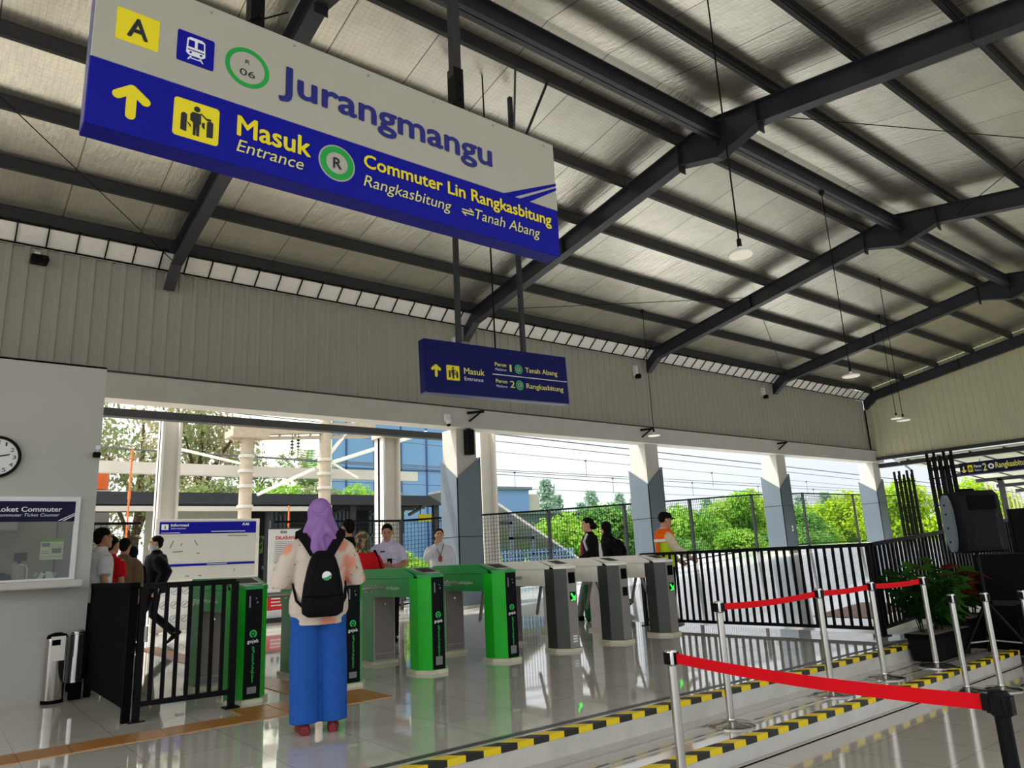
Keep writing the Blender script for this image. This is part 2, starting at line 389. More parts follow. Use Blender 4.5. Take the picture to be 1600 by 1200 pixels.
leaf_mat('leaf_dry', (158, 148, 116), (188, 178, 144)); leaf_mat('leaf_dull', (112, 130, 84), (150, 160, 112)); leaf_mat('leaf_yellow', (146, 186, 40), (186, 206, 60)); leaf_mat('leaf_conifer_haze', (138, 168, 152), (170, 194, 174))  # conifer greens are paled: distance haze painted into the leaf colour
leaf_mat('leaf_red', (88, 36, 30), (112, 56, 44))

# ------------------------------------------------------------------ floors, steps, ramp
YW = 14.15                                         # the long wall
def rampz(x): return min(max(0, (x-9.2)*.0565), .96)
struct(MB().box(-14, 9.2, 3.89, 24, -.5, 0).box(9.2, 9.6, 3.89, 4.4, -.5, 0), 'floor', 'floor_tile')
rp = MB(); xs = [9.2+i*.9 for i in range(20)]+[27, 60]
rp.prism([(x, 4.4, rampz(x)) for x in xs]+[(60, 4.4, -.5), (9.2, 4.4, -.5)], (0, 17.0, 0))
struct(rp, 'floor_ramp', 'ramp_tile')
struct(MB().box(-14, 9.6, 3.27, 3.889, -.5, -.15), 'floor_step', 'lower_tile')
struct(MB().box(-16, 60, -18, 3.27, -.6, -.3).box(9.6, 60, 3.27, 4.4, -.6, -.3), 'floor_lower', 'lower_tile')
struct(MB().box(-14, 9.6, 3.882, 3.892, -.15, -.03), 'trim_1', 'riser')
struct(MB().box(-14, 9.6, 3.262, 3.272, -.285, -.18), 'trim_2', 'riser')
struct(MB().box(-14, 9.6, 3.89, 3.97, 0, .004).box(-14, 9.6, 3.878, 3.89, -.035, .004), 'trim_3', 'hazard_tape')
struct(MB().box(-14, 9.6, 3.27, 3.345, -.15, -.146).box(-14, 9.6, 3.258, 3.27, -.185, -.146), 'trim_4', 'hazard_tape')
ch = MB().box(-14, 9.55, 3.70, 3.72, -.15, -.142).box(-14, 9.55, 3.52, 3.535, -.15, -.142)
struct(ch, 'trim_5', 'chrome')
struct(MB().box(-14, 9.6, 3.235, 3.25, -.3, -.297), 'trim_6', 'black_rubber')
struct(MB().box(-14, 9.2, 4.03, 4.09, 0, .002), 'trim_7', 'steel_shade')
tp = MB()
for x0 in [-6+.3*i for i in range(27)]: tp.box(x0, x0+.295, 5.98, 6.28, 0, .006)
for x0 in (2.1, 2.4, 2.7, 3.0):
    for y0 in (5.98, 6.28): tp.box(x0+.005, x0+.295, y0+.002, y0+.295, 0, .006)
for y0 in [6.6+.3*i for i in range(22)]: tp.box(2.72, 3.01, y0, y0+.295, 0, .006)
struct(tp, 'trim_8', 'tactile')
t2 = MB()
for x0 in (10.3, 10.6, 10.9, 11.2, 11.5):
    for y0 in (5.2, 5.5, 5.8): t2.add([(x0, y0, rampz(x0)+.006), (x0+.29, y0, rampz(x0+.29)+.006), (x0+.29, y0+.29, rampz(x0+.29)+.006), (x0, y0+.29, rampz(x0)+.006)], [(0, 1, 2, 3)])
struct(t2, 'trim_9', 'tactile')
struct(MB().box(-300, 400, 24, 500, -3.5, -1.6).box(60, 400, -300, 24, -3.5, -1.6).box(-14, 60, 20.5, 24, -1.7, -1.6), 'ground', 'ground')

# ------------------------------------------------------------------ walls: ribbed cladding over a white beam
def ribbed(p0, p1, zb, zt, n, depth):             # ribbed sheet from p0 to p1 (xy), out along its left normal
    p0, p1 = Vector(p0), Vector(p1); d = (p1-p0); L = d.length; d /= L; nrm = Vector((-d.y, d.x)); mb = MB(); prof = []
    w = L/n
    for i in range(n):
        s = i*w
        prof += [(s, 0), (s+w*.62, 0), (s+w*.68, depth), (s+w*.94, depth)]
    prof.append((L, 0)); vs = []
    for s, o in prof:
        q = p0+d*s+nrm*o; zz = zt(s) if callable(zt) else zt
        vs += [(q.x, q.y, zb), (q.x, q.y, zz)]
    mb.add(vs, [(2*i, 2*i+2, 2*i+3, 2*i+1) for i in range(len(prof)-1)])
    return mb
def Zt(y): return 8.27-.175*abs(y-6.4)             # top edge of the roof frames
struct(ribbed((30.0, YW), (-12, YW), 4.58, 6.72, 168, .03).box(-12, 30.05, YW+.3, YW+.34, 4.58, 7.1).box(-12, 30.05, YW+.04, YW+.34, 6.69, 6.71), 'wall_back', 'cladding')
g = ribbed((30.05, -1.3), (30.05, YW), 4.30, lambda s: Zt(-1.3+s)+.195, 62, .03)
struct(g, 'wall_right', 'cladding_end')
struct(MB().box(-12, 30.6, 13.95, 14.4, 4.15, 4.57).box(-12, 30.1, 13.93, 14.1, 4.57, 4.62), 'wall_beam', 'concrete_white')
struct(MB().box(-12, 30.2, 13.92, 13.97, 4.60, 4.635), 'trim_10', 'steel_shade')
struct(MB().box(-12, 10.2, 14.9, 15.1, 4.02, 4.17), 'trim_11', 'purlin_dark')
struct(MB().box(29.95, 30.2, -1.5, 14.15, 4.22, 4.33).box(30.5, 30.8, -1.5, 14.2, 3.95, 4.12), 'trim_12', 'purlin_dark')

# ceiling: foil under the two roof slopes
def slope(y0, y1, name):
    mb = MB().prism([(-12, y0, Zt(y0)+.2), (-12, y1, Zt(y1)+.2), (-12, y1, Zt(y1)+.26), (-12, y0, Zt(y0)+.26)], (42.4, 0, 0))
    struct(mb, name, 'foil')
slope(14.6, 6.4, 'ceiling'); slope(6.4, -2.2, 'ceiling_front')

# roof frames
RX = (-3.7, 3.05, 9.85, 16.55, 23.3, 29.95)
where = ('over the ticket booth, the nearest on the booth side', 'standing above the booth corner, partly behind the big station sign', 'coming down behind the small sign to the first clad column', 'over the second clad column', 'over the third clad column', 'along the ribbed end wall')
low = [(14.1, 6.33), (14.02, 6.33), (13.55, 6.68), (7.15, 7.74), (6.35, 7.52), (5.55, 7.74), (-.75, 6.68), (-1.25, 6.33), (-1.35, 6.33)]
for X, wh in zip(RX, where):
    r = thing('roof_frame', 'dark grey tapered steel roof frame '+wh, 'roof beam', (X, YW, 6.33), 0, 'steel roof frames')
    o3 = (X, YW, 6.33)
    top = [(-1.35, Zt(-1.35)), (6.4, Zt(6.4)), (14.1, Zt(14.1))]
    MB().prism([(X-.006, y, z) for y, z in low+top], (.012, 0, 0)).build('web', 'steel_dark', r, off=o3)
    fl = MB()
    for (a, b), (c, d) in zip(low[1:-1], low[2:-1]): fl.prism([(X-.1, a, b), (X-.1, c, d), (X-.1, c, d-.014), (X-.1, a, b-.014)], (.2, 0, 0))
    fl.build('lower_flange', 'steel_dark', r, off=o3)
    fl = MB()
    for (a, b), (c, d) in zip(top[:-1], top[1:]): fl.prism([(X-.1, a, b), (X-.1, c, d), (X-.1, c, d-.014), (X-.1, a, b-.014)], (.2, 0, 0))
    fl.build('upper_flange', 'steel_dark', r, off=o3)
    st = MB()
    for y in (7.15, 6.35, 5.55, 10.3, 2.5): st.box(X-.09, X+.09, y-.006, y+.006, Zt(y)-(.53 if 5 < y < 8 else .38), Zt(y)-.01)
    st.build('stiffener', 'steel_dark', r, off=o3)
PY = [13.67, 12.36, 11.05, 9.74, 8.42, 7.1, 5.25, 3.95, 2.64, 1.33, .02, -1.25]
ordn = ('along the top of the long wall', 'next up from the wall-top one', 'third up from the long wall', 'fourth up from the long wall', 'fifth up from the long wall', 'next to the ridge on the wall side', 'next to the ridge on the open side', 'second past the ridge on the open side', 'third past the ridge on the open side', 'fourth past the ridge on the open side', 'fifth past the ridge on the open side', 'at the open eave')
for y, wd in zip(PY, ordn):
    z = Zt(y); mb = MB(); s = 1 if y > 6.4 else -1
    mb.box(-12, 30.02, y-.004, y+.004, z, z+.185).box(-12, 30.02, min(y, y+.075*s), max(y, y+.075*s), z, z+.008).box(-12, 30.02, min(y, y+.075*s), max(y, y+.075*s), z+.175, z+.183)
    mb.box(-12, 30.02, min(y+.067*s, y+.075*s), max(y+.067*s, y+.075*s), z, z+.025)
    for X in RX: mb.box(X-.1, X+.1, y-.012, y-.004, z-.01, z+.18)
    single(mb, 'purlin', 'purlin_dark', 'long dark steel purlin under the foil roof, '+wd, 'roof beam', (9, y, z), 'roof purlins')
for a, b, i in zip(RX[:-1], RX[1:], ('behind the big station sign', 'above the big station sign', 'between the second and third frames', 'between the third and fourth frames', 'next to the ribbed end wall')):
    mb = MB().box(a+.02, b-.02, 6.33, 6.345, 7.85, 8.13).box(a+.02, b-.02, 6.25, 6.43, 7.85, 7.862).box(a+.02, b-.02, 6.25, 6.43, 8.118, 8.13)
    single(mb, 'ridge_strut', 'steel_dark', 'deep dark ridge strut joining two roof frames, '+i, 'roof beam', ((a+b)/2, 6.34, 7.85), 'ridge struts')
# eave bracket strip along the wall top
mb = MB().box(-12, 29.9, 14.02, 14.05, 6.70, 6.725)
for i in range(93):
    x = -12+.45*i
    mb.bar((x, 14.04, 6.71), (x, 13.87, 6.84), .022, .022).bar((x, 13.87, 6.84), (x, 13.69, 6.99), .022, .022)
eb = thing('eave_bracket_strip', 'pale strip with a black ladder of small brackets along the top of the ribbed wall', 'bracket strip', (9, 14.04, 6.7))
mb.build('bracket_ladder', 'black_metal', eb, off=(9, 14.04, 6.7))
MB().prism([(-12, 14.07, 6.70), (-12, 13.76, 6.955), (-12, 13.77, 6.97), (-12, 14.08, 6.715)], (41.9, 0, 0)).build('flashing', 'steel_light', eb, off=(9, 14.04, 6.7))
# thin bracing rods under the roof
def rod(p, q, label, r=.008, name='bracing_rod', group='roof bracing rods'):
    single(MB().cyl(p, q, r, n=6), name, 'black_metal', label, 'rod', p, group)
rod((-3.6, 6.5, 7.95), (3.0, 13.6, 6.75), 'thin diagonal bracing rod above the ticket booth running down to the wall')
rod((-3.6, 8.0, 7.9), (3.0, 6.5, 8.0), 'thin bracing rod rising behind the blue end of the big sign')
rod((9.9, 13.4, 6.95), (16.5, 10.2, 7.5), 'thin bracing rod rising from the frame behind the small sign')
rod((16.6, 10.2, 7.45), (23.2, 13.5, 6.9), 'thin bracing rod between the third and fourth roof frames')
rod((9.9, 5.3, 7.75), (16.5, 1.2, 7.2), 'taut wire with turnbuckle under the open-side roof slope')
rod((16.6, 5.2, 7.8), (9.9, -.8, 6.9), 'crossing taut wire under the open-side roof slope')

# ------------------------------------------------------------------ columns
def column(x, rz, label):
    o = thing('column', label, 'column', (x, YW, rz), 0, 'clad columns'); o3 = (x, YW, rz)
    MB().box(x, x+.56, YW, YW+.6, rz, 4.16).build('shaft', 'concrete_white', o, off=o3)
    MB().prism([(x-.03, YW-.03, rz), (x+.66, YW-.03, rz), (x+.66, YW-.03, 3.50), (x-.03, YW-.03, 2.97)], (0, .02, 0)).prism([(x+.64, YW-.03, rz), (x+.66, YW-.03, rz), (x+.66, YW-.03, 3.5), (x+.64, YW-.03, 3.485)], (0, .65, 0)).build('front_panel', 'panel_grey', o, off=o3)
    MB().prism([(x-.03, YW-.03, rz), (x-.03, YW+.68, rz), (x-.03, YW+.68, 3.44), (x-.03, YW-.03, 2.97)], (.02, 0, 0)).build('side_panel', 'panel_grey', o, off=o3)
    MB().box(x-.032, x+.66, YW-.034, YW-.03, rz+1.62, rz+1.632).box(x-.034, x-.03, YW-.03, YW+.68, rz+1.62, rz+1.632).build('joint_strip', 'black_rubber', o, off=o3)
    MB().box(x-.06, x+.69, YW-.06, YW+.7, rz, rz+.1).build('plinth', 'plinth', o, off=o3)
for x, rz, l in ((9.56, .0, 'white column with dark pointed cladding panels and a black loudspeaker on it'), (16.19, rampz(16.2)-.02, 'white column with dark pointed panels beside the officer in the bright vest'), (22.99, rampz(23)-.02, 'white column with dark pointed panels and a small white sticker'), (29.97, .9, 'white column with dark pointed panels at the corner with the end wall')): column(x, rz, l)
single(MB().box(23.35, 23.44, YW-.04, YW-.032, 1.62, 1.7).box(23.35, 23.44, YW-.04, YW-.032, 1.51, 1.59), 'sticker', 'white', 'small white square sticker on a dark column panel', 'sticker', (23.4, YW-.035, 1.5))

# ------------------------------------------------------------------ ticket booth at the left
BY = 8.6
wb = MB().box(-6, 1.31, BY, BY+.14, 1.93, 3.32).box(-6, -1.0, BY, BY+.14, 0, 1.93).box(1.17, 1.31, BY, BY+.14, 0, 1.93).box(-1.0, 1.17, BY, BY+.14, 0, 1.12)
wb.box(1.2, 1.31, BY+.14, 13.0, 0, 3.32).box(-6, 1.31, 12.9, 13.0, 0, 3.32).box(-6, 1.31, BY, 13.0, 3.3, 3.32).box(-6, -5.9, BY, 13, 0, 3.3)
struct(wb, 'wall_booth', 'wall_paint')
struct(MB().box(-5.9, 1.2, BY+.14, 12.9, 0.002, .02), 'floor_booth', 'riser')
struct(MB().box(-5.9, 1.19, 10.4, 10.5, .02, 3.29), 'wall_booth_inner', 'cladding_end')
w1 = struct(MB().box(-1.0, 1.17, BY-.03, BY+.06, 1.885, 1.93).box(1.128, 1.17, BY-.03, BY+.06, 1.12, 1.885).box(-1.0, 1.128, BY-.03, BY+.06, 1.12, 1.14), 'window_1', 'white')
gl = MB().box(-1.0, 1.128, BY+.02, BY+.03, 1.14, 1.885).build('window_glass', 'pane_glass', w1)
single(MB().bbox(-3, 1.22, BY-.26, BY+.02, 1.045, 1.12, .015), 'counter_ledge', 'riser', 'cream ledge under the ticket window', 'ledge', (0, BY-.1, 1.045))
s1 = thing('ticket_sign', 'navy board above the ticket window with white lettering', 'sign', (.3, BY-.03, 1.69))
o3 = (.3, BY-.03, 1.69); fr = Fr((0, BY-.031, 0), (1, 0, 0), (0, 0, 1))
MB().box(-.6, 1.126, BY-.03, BY+.018, 1.69, 1.884).build('board', 'navy', s1, off=o3)
write(s1, 'lettering', 'Loket Commuter', fr, .475, 1.01, 1.783, 1.83, 'lettering_white', .02, 0, .002, o3)
write(s1, 'translation', 'Commuter Ticket Counter', fr, .47, .994, 1.737, 1.766, 'lettering_white', .0, .25, .002, o3)
mb = MB(); flat(mb, fr, [(.98, 1.692), (1.0, 1.692), (1.126, 1.762), (1.126, 1.77)], 0, .002); flat(mb, fr, [(1.02, 1.692), (1.04, 1.692), (1.126, 1.742), (1.126, 1.753)], 0, .002)
mb.build('stripe', 'lettering_white', s1, off=o3)
pst = thing('notice', 'pale yellow notice with a lime header stuck inside the ticket window', 'notice', (.96, BY+.04, 1.32)); o3 = (.96, BY+.04, 1.32); fr = Fr((0, BY+.034, 0), (1, 0, 0), (0, 0, 1))
MB().box(.865, 1.06, BY+.034, BY+.037, 1.32, 1.5).build('sheet', 'notice_paper', pst, off=o3)
MB().box(.86, 1.062, BY+.032, BY+.036, 1.492, 1.527).build('header', 'leaf_yellow', pst, off=o3)
mb = MB()
for a, b, c, d in ((.875, .945, 1.445, 1.48), (.96, 1.05, 1.44, 1.444), (.96, 1.05, 1.46, 1.464), (.875, .95, 1.40, 1.404), (.875, .95, 1.38, 1.384), (.965, 1.045, 1.38, 1.43), (.875, 1.05, 1.345, 1.349)): mb.box(a, b, BY+.032, BY+.034, c, d)
mb.build('print', 'lettering_grey', pst, off=o3)
# things on the booth desk
single(MB().box(-3, 1.18, BY+.16, BY+.8, 1.06, 1.1), 'desk', 'riser', 'cream desk inside the ticket booth behind the glass', 'desk', (0, BY+.5, 1.06))
tm = thing('card_reader', 'tan upright card reader with a dark screen behind the ticket glass', 'card reader', (.71, BY+.28, 1.1)); o3 = (.71, BY+.28, 1.1)
MB().bbox(.665, .775, BY+.22, BY+.34, 1.1, 1.3, .02).build('stand', 'concrete_pole', tm, off=o3)
MB().bbox(.67, .78, BY+.2, BY+.23, 1.32, 1.4, .008).bar((.72, BY+.25, 1.29), (.72, BY+.23, 1.33), .03, .03).build('screen', 'black_plastic', tm, off=o3)
single(MB().tube([(.79, BY+.2, 1.11), (.79, BY+.2, 1.24), (.775, BY+.2, 1.275), (.73, BY+.2, 1.285)], .006, 6), 'wire_hoop', 'white', 'white curved hoop beside the tan card reader', 'hoop', (.79, BY+.2, 1.11))
ph = thing('desk_telephone', 'black telephone on the booth desk at the edge of the window', 'telephone', (.54, BY+.25, 1.1)); o3 = (.54, BY+.25, 1.1)
MB().bbox(.4, .6, BY+.16, BY+.34, 1.1, 1.17, .02).build('base', 'black_plastic', ph, off=o3)
MB().bbox(.42, .62, BY+.2, BY+.26, 1.16, 1.215, .02).bbox(.56, .66, BY+.18, BY+.3, 1.12, 1.2, .025).build('handset', 'black_rubber', ph, off=o3)
lt = thing('leaflet_tray', 'clear tray of folded leaflets on the booth desk under the yellow notice', 'tray', (.95, BY+.3, 1.1)); o3 = (.95, BY+.3, 1.1)
MB().box(.86, 1.06, BY+.2, BY+.36, 1.1, 1.11).box(.86, 1.06, BY+.35, BY+.36, 1.1, 1.2).box(.86, .865, BY+.2, BY+.36, 1.1, 1.16).box(1.055, 1.06, BY+.2, BY+.36, 1.1, 1.16).build('tray', 'steel', lt, off=o3)
for i in range(4): MB().box(-.02, .02, 0, .004, 0, .1, Matrix.Translation((.89+.045*i, BY+.24+.02*(i % 2), 1.112)) @ Matrix.Rotation(.5-.3*i, 4, 'Y') @ Matrix.Rotation(-.3, 4, 'X')).build('leaflet', ('white', 'grey_plastic', 'steel_light', 'white')[i], lt, off=o3)
single(MB().bbox(.3, .78, 10.1, 10.38, 1.68, 1.98, .02), 'wall_cabinet', 'riser', 'cream cabinet on the inner wall of the ticket booth', 'cabinet', (.5, 10.3, 1.68))
bl = thing('booth_fill_lamp', 'unseen ceiling lamp added to brighten the inside of the ticket booth', 'lamp', (.2, 9.5, 3.3))  # unseen lamp, added to brighten the booth interior
MB().box(-1.2, .7, -.1, .1, -.05, 0).build('housing', 'white', bl); MB().box(-1.18, .68, -.08, .08, -.06, -.05).build('diffuser', 'booth_fill_glow', bl)
# clock
ck = thing('wall_clock', 'round white wall clock with black rim on the ticket booth', 'clock', (.42, BY, 2.31)); o3 = (.42, BY, 2.31); fr = Fr((.42, BY-.03, 2.31), (1, 0, 0), (0, 0, 1))
mb = MB(); ring_mb(mb, fr, 0, 0, .178, .205, -.03, .012, 56); mb.build('rim', 'black_plastic', ck, off=o3)
mb = MB(); flat(mb, fr, circ(0, 0, .18, 48), -.03, -.002); mb.build('dial', 'white', ck, off=o3)
for h in range(1, 13):
    t = PI/2-2*PI*h/12; a, b = .145*math.cos(t), .145*math.sin(t); w = (.007 if h == 1 else .015) if h < 10 else .025
    write(ck, 'numeral', str(h), fr, a-w, a+w, b-.019, b+.019, 'lettering_black', .0, 0, .001, o3)
mb = MB(); flat(mb, fr, capsule((0, 0), (.105, .025), .006), .001, .004); mb.build('minute_hand', 'lettering_black', ck, off=o3)
mb = MB(); flat(mb, fr, capsule((0, 0), (-.05, .05), .007), .004, .006); mb.build('hour_hand', 'lettering_black', ck, off=o3)
cam = thing('security_camera', 'small black camera on the corner of the ticket booth wall', 'camera', (1.27, BY, 2.36)); o3 = (1.27, BY, 2.36)
MB().bbox(1.235, 1.305, BY-.1, BY-.03, 2.335, 2.39, .012).build('housing', 'black_plastic', cam, off=o3); MB().cyl((1.28, BY-.04, 2.38), (1.29, BY+.01, 2.45), .008).box(1.265, 1.31, BY-.01, BY, 2.43, 2.47).build('bracket', 'white', cam, off=o3)
# litter bin and extinguisher-like cylinder beside the booth
bn = thing('ash_bin', 'tall steel standing ash bin against the ticket booth', 'bin', (1.06, BY-.13, 0)); o3 = (1.06, BY-.13, 0)
MB().lathe([(.085, 0), (.09, .01), (.09, .55), (.092, .56), (.09, .58)], (1.06, BY-.13, 0)).build('body', 'chrome', bn, True, o3)
MB().lathe([(.09, .58), (.08, .61), (.03, .63)], (1.06, BY-.13, 0)).box(1.01, 1.08, BY-.226, BY-.2, .52, .57).build('lid', 'black_rubber', bn, True, o3)
MB().box(1.0, 1.12, BY-.226, BY-.215, .38, .6).build('label_plate', 'steel_light', bn, off=o3)
MB().lathe([(.094, .0), (.094, .03)], (1.06, BY-.13, 0)).build('foot_ring', 'black_rubber', bn, True, o3)
cy = thing('slim_bin', 'slim chrome bin with black foot beside the steel ash bin', 'bin', (1.235, BY-.1, 0)); o3 = (1.235, BY-.1, 0)
MB().lathe([(.062, .13), (.062, .62)], (1.235, BY-.1, 0)).build('tube', 'chrome', cy, True, o3); MB().lathe([(.066, .08), (.07, .13), (.064, .16)], (1.235, BY-.1, 0)).box(1.2, 1.3, BY-.13, BY-.03, 0, .1).build('foot', 'black_rubber', cy, True, o3)
MB().lathe([(.064, .6), (.05, .635)], (1.235, BY-.1, 0)).build('cap', 'steel', cy, True, o3)
# ------------------------------------------------------------------ pictograms
def arrow_mb(fr, x0, x1, y0, y1, r, d=.004):        # arrow pointing up
    mb = MB(); cx = (x0+x1)/2; tip = (cx, y1-r)
    flat(mb, fr, capsule((cx, y0+r), tip, r), 0, d); hw = (x1-x0)/2-r
    flat(mb, fr, capsule((cx-hw, y1-r-hw*.78), tip, r), 0, d+.0004); flat(mb, fr, capsule((cx+hw, y1-r-hw*.78), tip, r), 0, d+.0008)
    return mb
def gate_picto(fr, x0, x1, y0, y1, d=.006):          # person walking through a gate
    w, h = x1-x0, y1-y0; mb = MB()
    P = lambda a, b: (x0+a*w, y0+b*h)
    def q(pts, k=0): flat(mb, fr, [P(*p) for p in pts], .003, d+k)
    flat(mb, fr, circ(*P(.5, .82), w*.07, 16), .003, d)
    q([(.41, .72), (.59, .72), (.6, .46), (.57, .44), (.57, .12), (.51, .12), (.5, .42), (.49, .12), (.43, .12), (.43, .44), (.4, .46)])
    q([(.58, .73), (.62, .69), (.72, .6), (.82, .62), (.81, .66), (.71, .65), (.6, .74)], .0005); q([(.42, .73), (.36, .66), (.36, .48), (.4, .48), (.41, .64)], .0005)
    q([(.16, .18), (.29, .16), (.29, .6), (.25, .64), (.2, .64), (.16, .6)]); q([(.73, .16), (.87, .18), (.87, .56), (.83, .6), (.77, .6), (.73, .56)])
    q([(.31, .4), (.38, .36), (.38, .3), (.31, .42)]); q([(.62, .5), (.68, .52), (.68, .34), (.62, .4)])
    return mb
def train_picto(fr, x0, x1, y0, y1):
    w, h = x1-x0, y1-y0; P = lambda a, b: (x0+a*w, y0+b*h); body = MB(); hole = MB()
    flat(body, fr, [P(.26, .8), P(.34, .86), P(.66, .86), P(.74, .8), P(.76, .34), P(.68, .27), P(.32, .27), P(.24, .34)], .003, .005)
    flat(hole, fr, [P(.3, .76), P(.46, .76), P(.46, .54), P(.29, .54)], .004, .0065); flat(hole, fr, [P(.54, .76), P(.7, .76), P(.71, .54), P(.54, .54)], .004, .0065)
    flat(hole, fr, [P(.28, .46), P(.72, .46), P(.72, .43), P(.28, .43)], .004, .0065); flat(hole, fr, circ(*P(.36, .36), w*.035, 10), .004, .0065); flat(hole, fr, circ(*P(.64, .36), w*.035, 10), .004, .0065)
    flat(body, fr, [P(.36, .25), P(.4, .25), P(.32, .12), P(.28, .12)], .003, .005); flat(body, fr, [P(.6, .25), P(.64, .25), P(.72, .12), P(.68, .12)], .003, .005); flat(body, fr, [P(.34, .2), P(.66, .2), P(.66, .17), P(.34, .17)], .003, .005)
    return body, hole

# ------------------------------------------------------------------ the big station sign
o3 = (2.09, 4.08, 3.465); sg = thing('station_sign', 'large hanging sign, white over blue, naming the station and the entrance', 'sign', o3)
x0, x1, z0, z1, yf = .405, 3.772, 3.465, 4.475, 4.0; zd = 3.872
fr = Fr((0, yf, 0), (1, 0, 0), (0, 0, 1))
MB().bbox(x0, x1, yf, yf+.16, zd, z1, .006).build('white_panel', 'sign_white', sg, off=o3)
MB().bbox(x0, x1, yf, yf+.16, z0, zd, .006).build('blue_panel', 'sign_blue', sg, off=o3)
MB().box(x0-.002, x0+.001, yf+.01, yf+.15, z0+.01, z1-.01).build('side_trim', 'sign_side', sg, off=o3)
mb = MB(); flat(mb, fr, [(3.217, zd-.002), (3.772, 4.118), (3.772, 4.095), (3.325, zd-.002)], 0, .003); flat(mb, fr, [(3.377, zd-.002), (3.772, 4.078), (3.772, 4.055), (3.475, zd-.002)], 0, .003)
mb.build('blue_stripe', 'sign_blue', sg, off=o3)
mb = MB(); flat(mb, fr, [(3.475, zd), (3.772, 4.03), (3.772, zd)], 0, .0015); mb.build('stripe_gap', 'sign_white', sg, off=o3)
mb = MB(); flat(mb, fr, rrect(.512, .732, 4.028, 4.232, .004), 0, .003); lp_ = mb.build('letter_plate', 'yellow', sg, off=o3)
write(lp_, 'platform_letter', 'A', fr, .572, .672, 4.07, 4.19, 'lettering_black', .025, 0, .005, o3)
mb = MB(); flat(mb, fr, rrect(.829, 1.037, 4.03, 4.235, .012), 0, .003); tp_ = mb.build('train_plate', 'sign_blue', sg, off=o3)
b, h = train_picto(fr, .829, 1.037, 4.03, 4.235); b.build('train_symbol', 'lettering_white', tp_, off=o3); h.build('train_window', 'sign_blue', tp_, off=o3)
mb = MB(); ring_mb(mb, fr, 1.236, 4.141, .108, .135, 0, .003, 48); mb.build('line_ring', 'line_green', sg, off=o3)
write(sg, 'line_letter', 'R', fr, 1.222, 1.25, 4.168, 4.196, 'lettering_black', 0, 0, .003, o3)
write(sg, 'line_number', '06', fr, 1.19, 1.284, 4.08, 4.126, 'lettering_black', .0, 0, .003, o3)
write(sg, 'station_name', 'Jurangmangu', fr, 1.44, 3.108, 4.0, 4.25, 'lettering_blue', .022, 0, .004, o3)
arrow_mb(fr, .522, .714, 3.555, 3.767, .026, .004).build('arrow', 'yellow', sg, off=o3)
mb = MB(); flat(mb, fr, rrect(.834, 1.085, 3.545, 3.788, .02), 0, .003); gp_ = mb.build('gate_plate', 'yellow', sg, off=o3)
gate_picto(fr, .834, 1.085, 3.545, 3.788).build('gate_symbol', 'lettering_black', gp_, off=o3)
write(sg, 'entrance_text', 'Masuk', fr, 1.192, 1.648, 3.662, 3.792, 'yellow', .022, 0, .004, o3)
write(sg, 'entrance_translation', 'Entrance', fr, 1.19, 1.606, 3.556, 3.636, 'pale_yellow', .0, .22, .004, o3)
mb = MB(); flat(mb, fr, circ(1.832, 3.68, .127, 48), 0, .002); rd_ = mb.build('ring_disc', 'sign_white', sg, off=o3)
mb = MB(); ring_mb(mb, fr, 1.832, 3.68, .076, .117, .001, .004, 48); mb.build('green_ring', 'line_green', rd_, off=o3)
write(rd_, 'ring_letter', 'R', fr, 1.806, 1.862, 3.642, 3.716, 'lettering_black', .02, 0, .004, o3)
write(sg, 'line_text', 'Commuter Lin Rangkasbitung', fr, 2.026, 3.69, 3.685, 3.812, 'yellow', .02, 0, .004, o3)
write(sg, 'route_text', 'Rangkasbitung      Tanah Abang', fr, 2.022, 3.564, 3.55, 3.66, 'pale_yellow', .0, .22, .004, o3)
mb = MB(); flat(mb, fr, [(2.815, 3.63), (2.90, 3.63), (2.88, 3.648), (2.892, 3.648), (2.925, 3.62), (2.815, 3.62)], 0, .004); flat(mb, fr, [(2.92, 3.598), (2.835, 3.598), (2.855, 3.58), (2.843, 3.58), (2.81, 3.608), (2.92, 3.608)], 0, .004)
mb.build('two_way_arrow', 'pale_yellow', sg, off=o3)
mb = MB()
for sx in (1.009, 1.53, 2.058, 2.591, 3.14, 3.664): flat(mb, fr, circ(sx, 4.432, .009, 12), 0, .004)
mb.build('screw', 'steel', sg, off=o3)
for sx in (1.3, 2.855):
    MB().box(sx-.035, sx+.035, yf+.05, yf+.12, z1-.01, Zt(4.08)+.01).build('hanging_post', 'steel_dark', sg, off=o3)
    MB().box(sx-.042, sx+.042, yf+.035, yf+.05, z1, z1+.38).box(sx-.05, sx-.042, yf+.02, yf+.12, z1+.05, z1+.3).sph((sx+.01, yf+.03, z1+.1), .012, n=8, m=5).sph((sx+.01, yf+.03, z1+.25), .012, n=8, m=5).build('bolt_plate', 'black_metal', sg, off=o3)
MB().tube([(1.2, yf+.08, z1), (1.23, yf+.05, z1+.03), (1.27, yf+.03, z1+.06), (1.34, yf+.04, z1+.1), (1.5, yf+.06, z1+.24)], .006, 6).build('tie_wire', 'black_metal', sg, off=o3)

